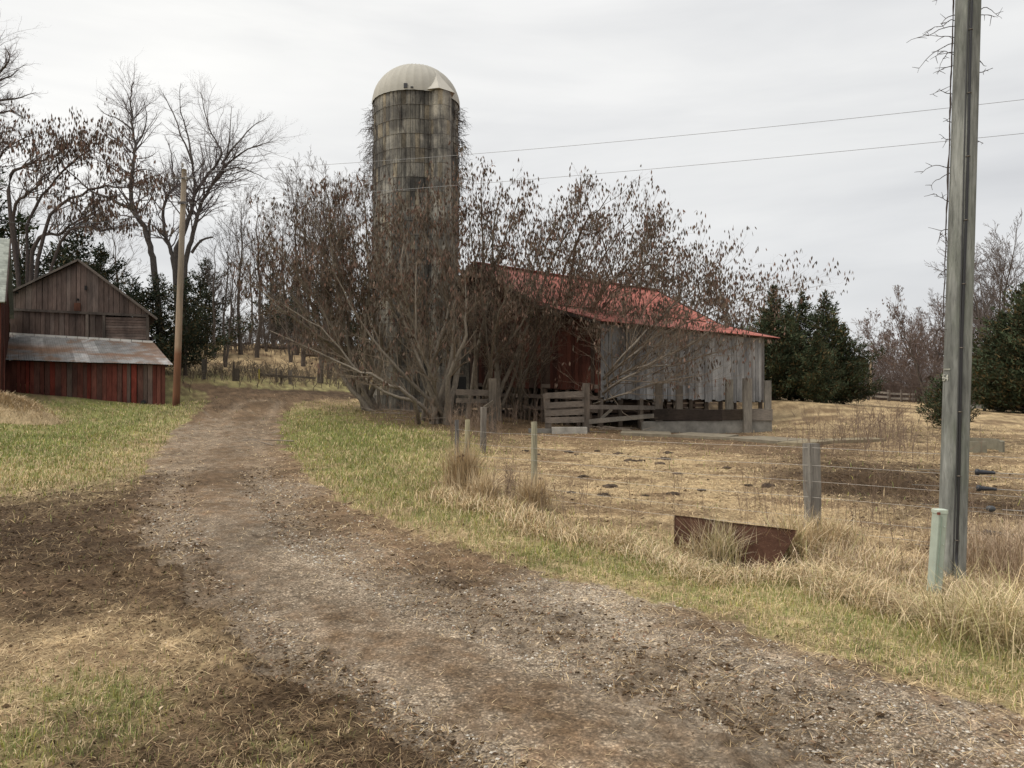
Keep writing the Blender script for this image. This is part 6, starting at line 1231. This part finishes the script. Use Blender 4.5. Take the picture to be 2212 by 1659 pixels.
for x, y, n, sx, L, lean, lab, cols in [(1555, 1225, 900, .10, (.25, .62), (.05, .95), 'pale spiky grass clump in front of the rusty sheet', [(.66, .56, .40), (.60, .48, .31), (.40, .36, .18)]), (1500, 1215, 700, .13, (.2, .42), (.4, 1.4), 'low green-tan grass clump at the left end of the rusty sheet', TAN), (1000, 1065, 1500, .12, (.45, 1.05), (.02, .6), 'tall pale grass clump around the close pair of posts', [(.60, .48, .31), (.54, .41, .25), (.44, .33, .2)]), (1045, 1085, 900, .13, (.3, .6), (.1, 1.1), 'arching tan grass clump right of the close pair of posts', [(.60, .48, .31), (.54, .41, .25)]),
        (1152, 1100, 1100, .10, (.3, .65), (.03, .9), 'tan grass clump at the foot of the lone round post', [(.60, .48, .31), (.54, .41, .25), (.44, .33, .2)]), (1710, 1205, 1500, .13, (.3, .6), (.2, 1.3), 'long leaning grass clump between the rusty sheet and the square post', TAN), (1790, 1190, 1100, .14, (.3, .5), (.2, 1.2), 'matted grass clump right of the square post', TAN), (2075, 1335, 900, .14, (.1, .26), (.3, 1.4), 'greenish grass clump between the pedestal and the near pole', [(.36, .35, .16), (.62, .50, .30), (.50, .40, .23)]), (2150, 1380, 1300, .2, (.3, .6), (.3, 1.35), 'arching grass clump at the right edge, nearest the lane', [(.64, .52, .31), (.70, .56, .36), (.42, .38, .18)])]:
    p = HG(x, y); wf = max(1, p[1]/6.5); o = tuft(p[0], p[1], int(n/wf**.9*.8), sx, sx, L, (.0035*wf, .0075*wf), lean, cols, 'grass_clump', lab, 'grass', az=None)
    del o['kind']; o['group'] = 'dry grass clumps along the fence'
wl_ = []; wr2 = random.Random(12)
def weed(x, y, h, n=5, Yj=.3, rr=.003):
    p = HG(x, y); x0, y0 = p[0]+wr2.gauss(0, .08), p[1]+wr2.gauss(0, Yj); z = g(x0, y0); t = [(x0, y0, z)]; dx, dy = wr2.gauss(0, .12), wr2.gauss(0, .12)
    for k in range(1, 6): t.append((x0+dx*h*k/5+wr2.gauss(0, .008), y0+dy*h*k/5+wr2.gauss(0, .008), z+h*k/5))
    wl_.append((t, [rr*(1-.6*k/5) for k in range(6)]))
    for _ in range(n): k = wr2.randint(1, 4); q = t[k]; d = (wr2.gauss(0, .6), wr2.gauss(0, .6), wr2.uniform(.5, 1.2)); l = h*wr2.uniform(.12, .34); wl_.append(([q, tuple(q[m]+d[m]*l*.5 for m in range(3)), tuple(q[m]+d[m]*l for m in range(3))], [rr*.7, rr*.55, rr*.35]))
for x in range(1610, 1760, 5): weed(x+wr2.gauss(0, 6), 1125+wr2.gauss(0, 14), wr2.uniform(.4, .85), 7)
for _ in range(70): weed(wr2.uniform(1800, 2212), wr2.uniform(1110, 1200), wr2.uniform(.4, 1.0), 4)
for _ in range(40): weed(wr2.uniform(1080, 1500), wr2.uniform(1080, 1150), wr2.uniform(.3, .75), 4)
for _ in range(26): weed(wr2.gauss(1100, 8), 1085+wr2.gauss(0, 8), wr2.uniform(.4, .7), 8, .1)
for _ in range(120): weed(wr2.gauss(1880, 55), wr2.uniform(930, 990), wr2.uniform(.5, 1.3), 7, 1.2, .007)
for _ in range(60): weed(wr2.uniform(970, 1090), wr2.uniform(925, 975), wr2.uniform(.5, 1.3), 6, .8, .007)
for _ in range(110): weed(wr2.uniform(800, 1180), wr2.uniform(905, 925), wr2.uniform(.4, 1.2), 6, .5, .008)
tag(link('dead_weeds', lines_mesh('dead_weeds', wl_, 3, (.24, .175, .13)), M['twig']), 'thin dead brown weed stalks standing along the fence', 'weeds', kind='stuff')
# fallen leaves
X, Y = scatter(5200, 3, 34, .75); k = ((X/Y) < .25) & (rng.random(len(X)) < .8); X, Y = X[k], Y[k]; n = len(X); w_ = rng.uniform(.010, .022, n)*np.clip(np.hypot(X, Y)/8, 1, 2)
blades('leaf_litter', X, Y, w_*1.6, w_, rng.uniform(1.2, 1.5, n), np.array([(.45, .33, .2), (.22, .12, .07), (.58, .46, .32)])[rng.integers(0, 3, n)], 'scattered fallen leaves on lawn and lane', 'leaves', curve=0)
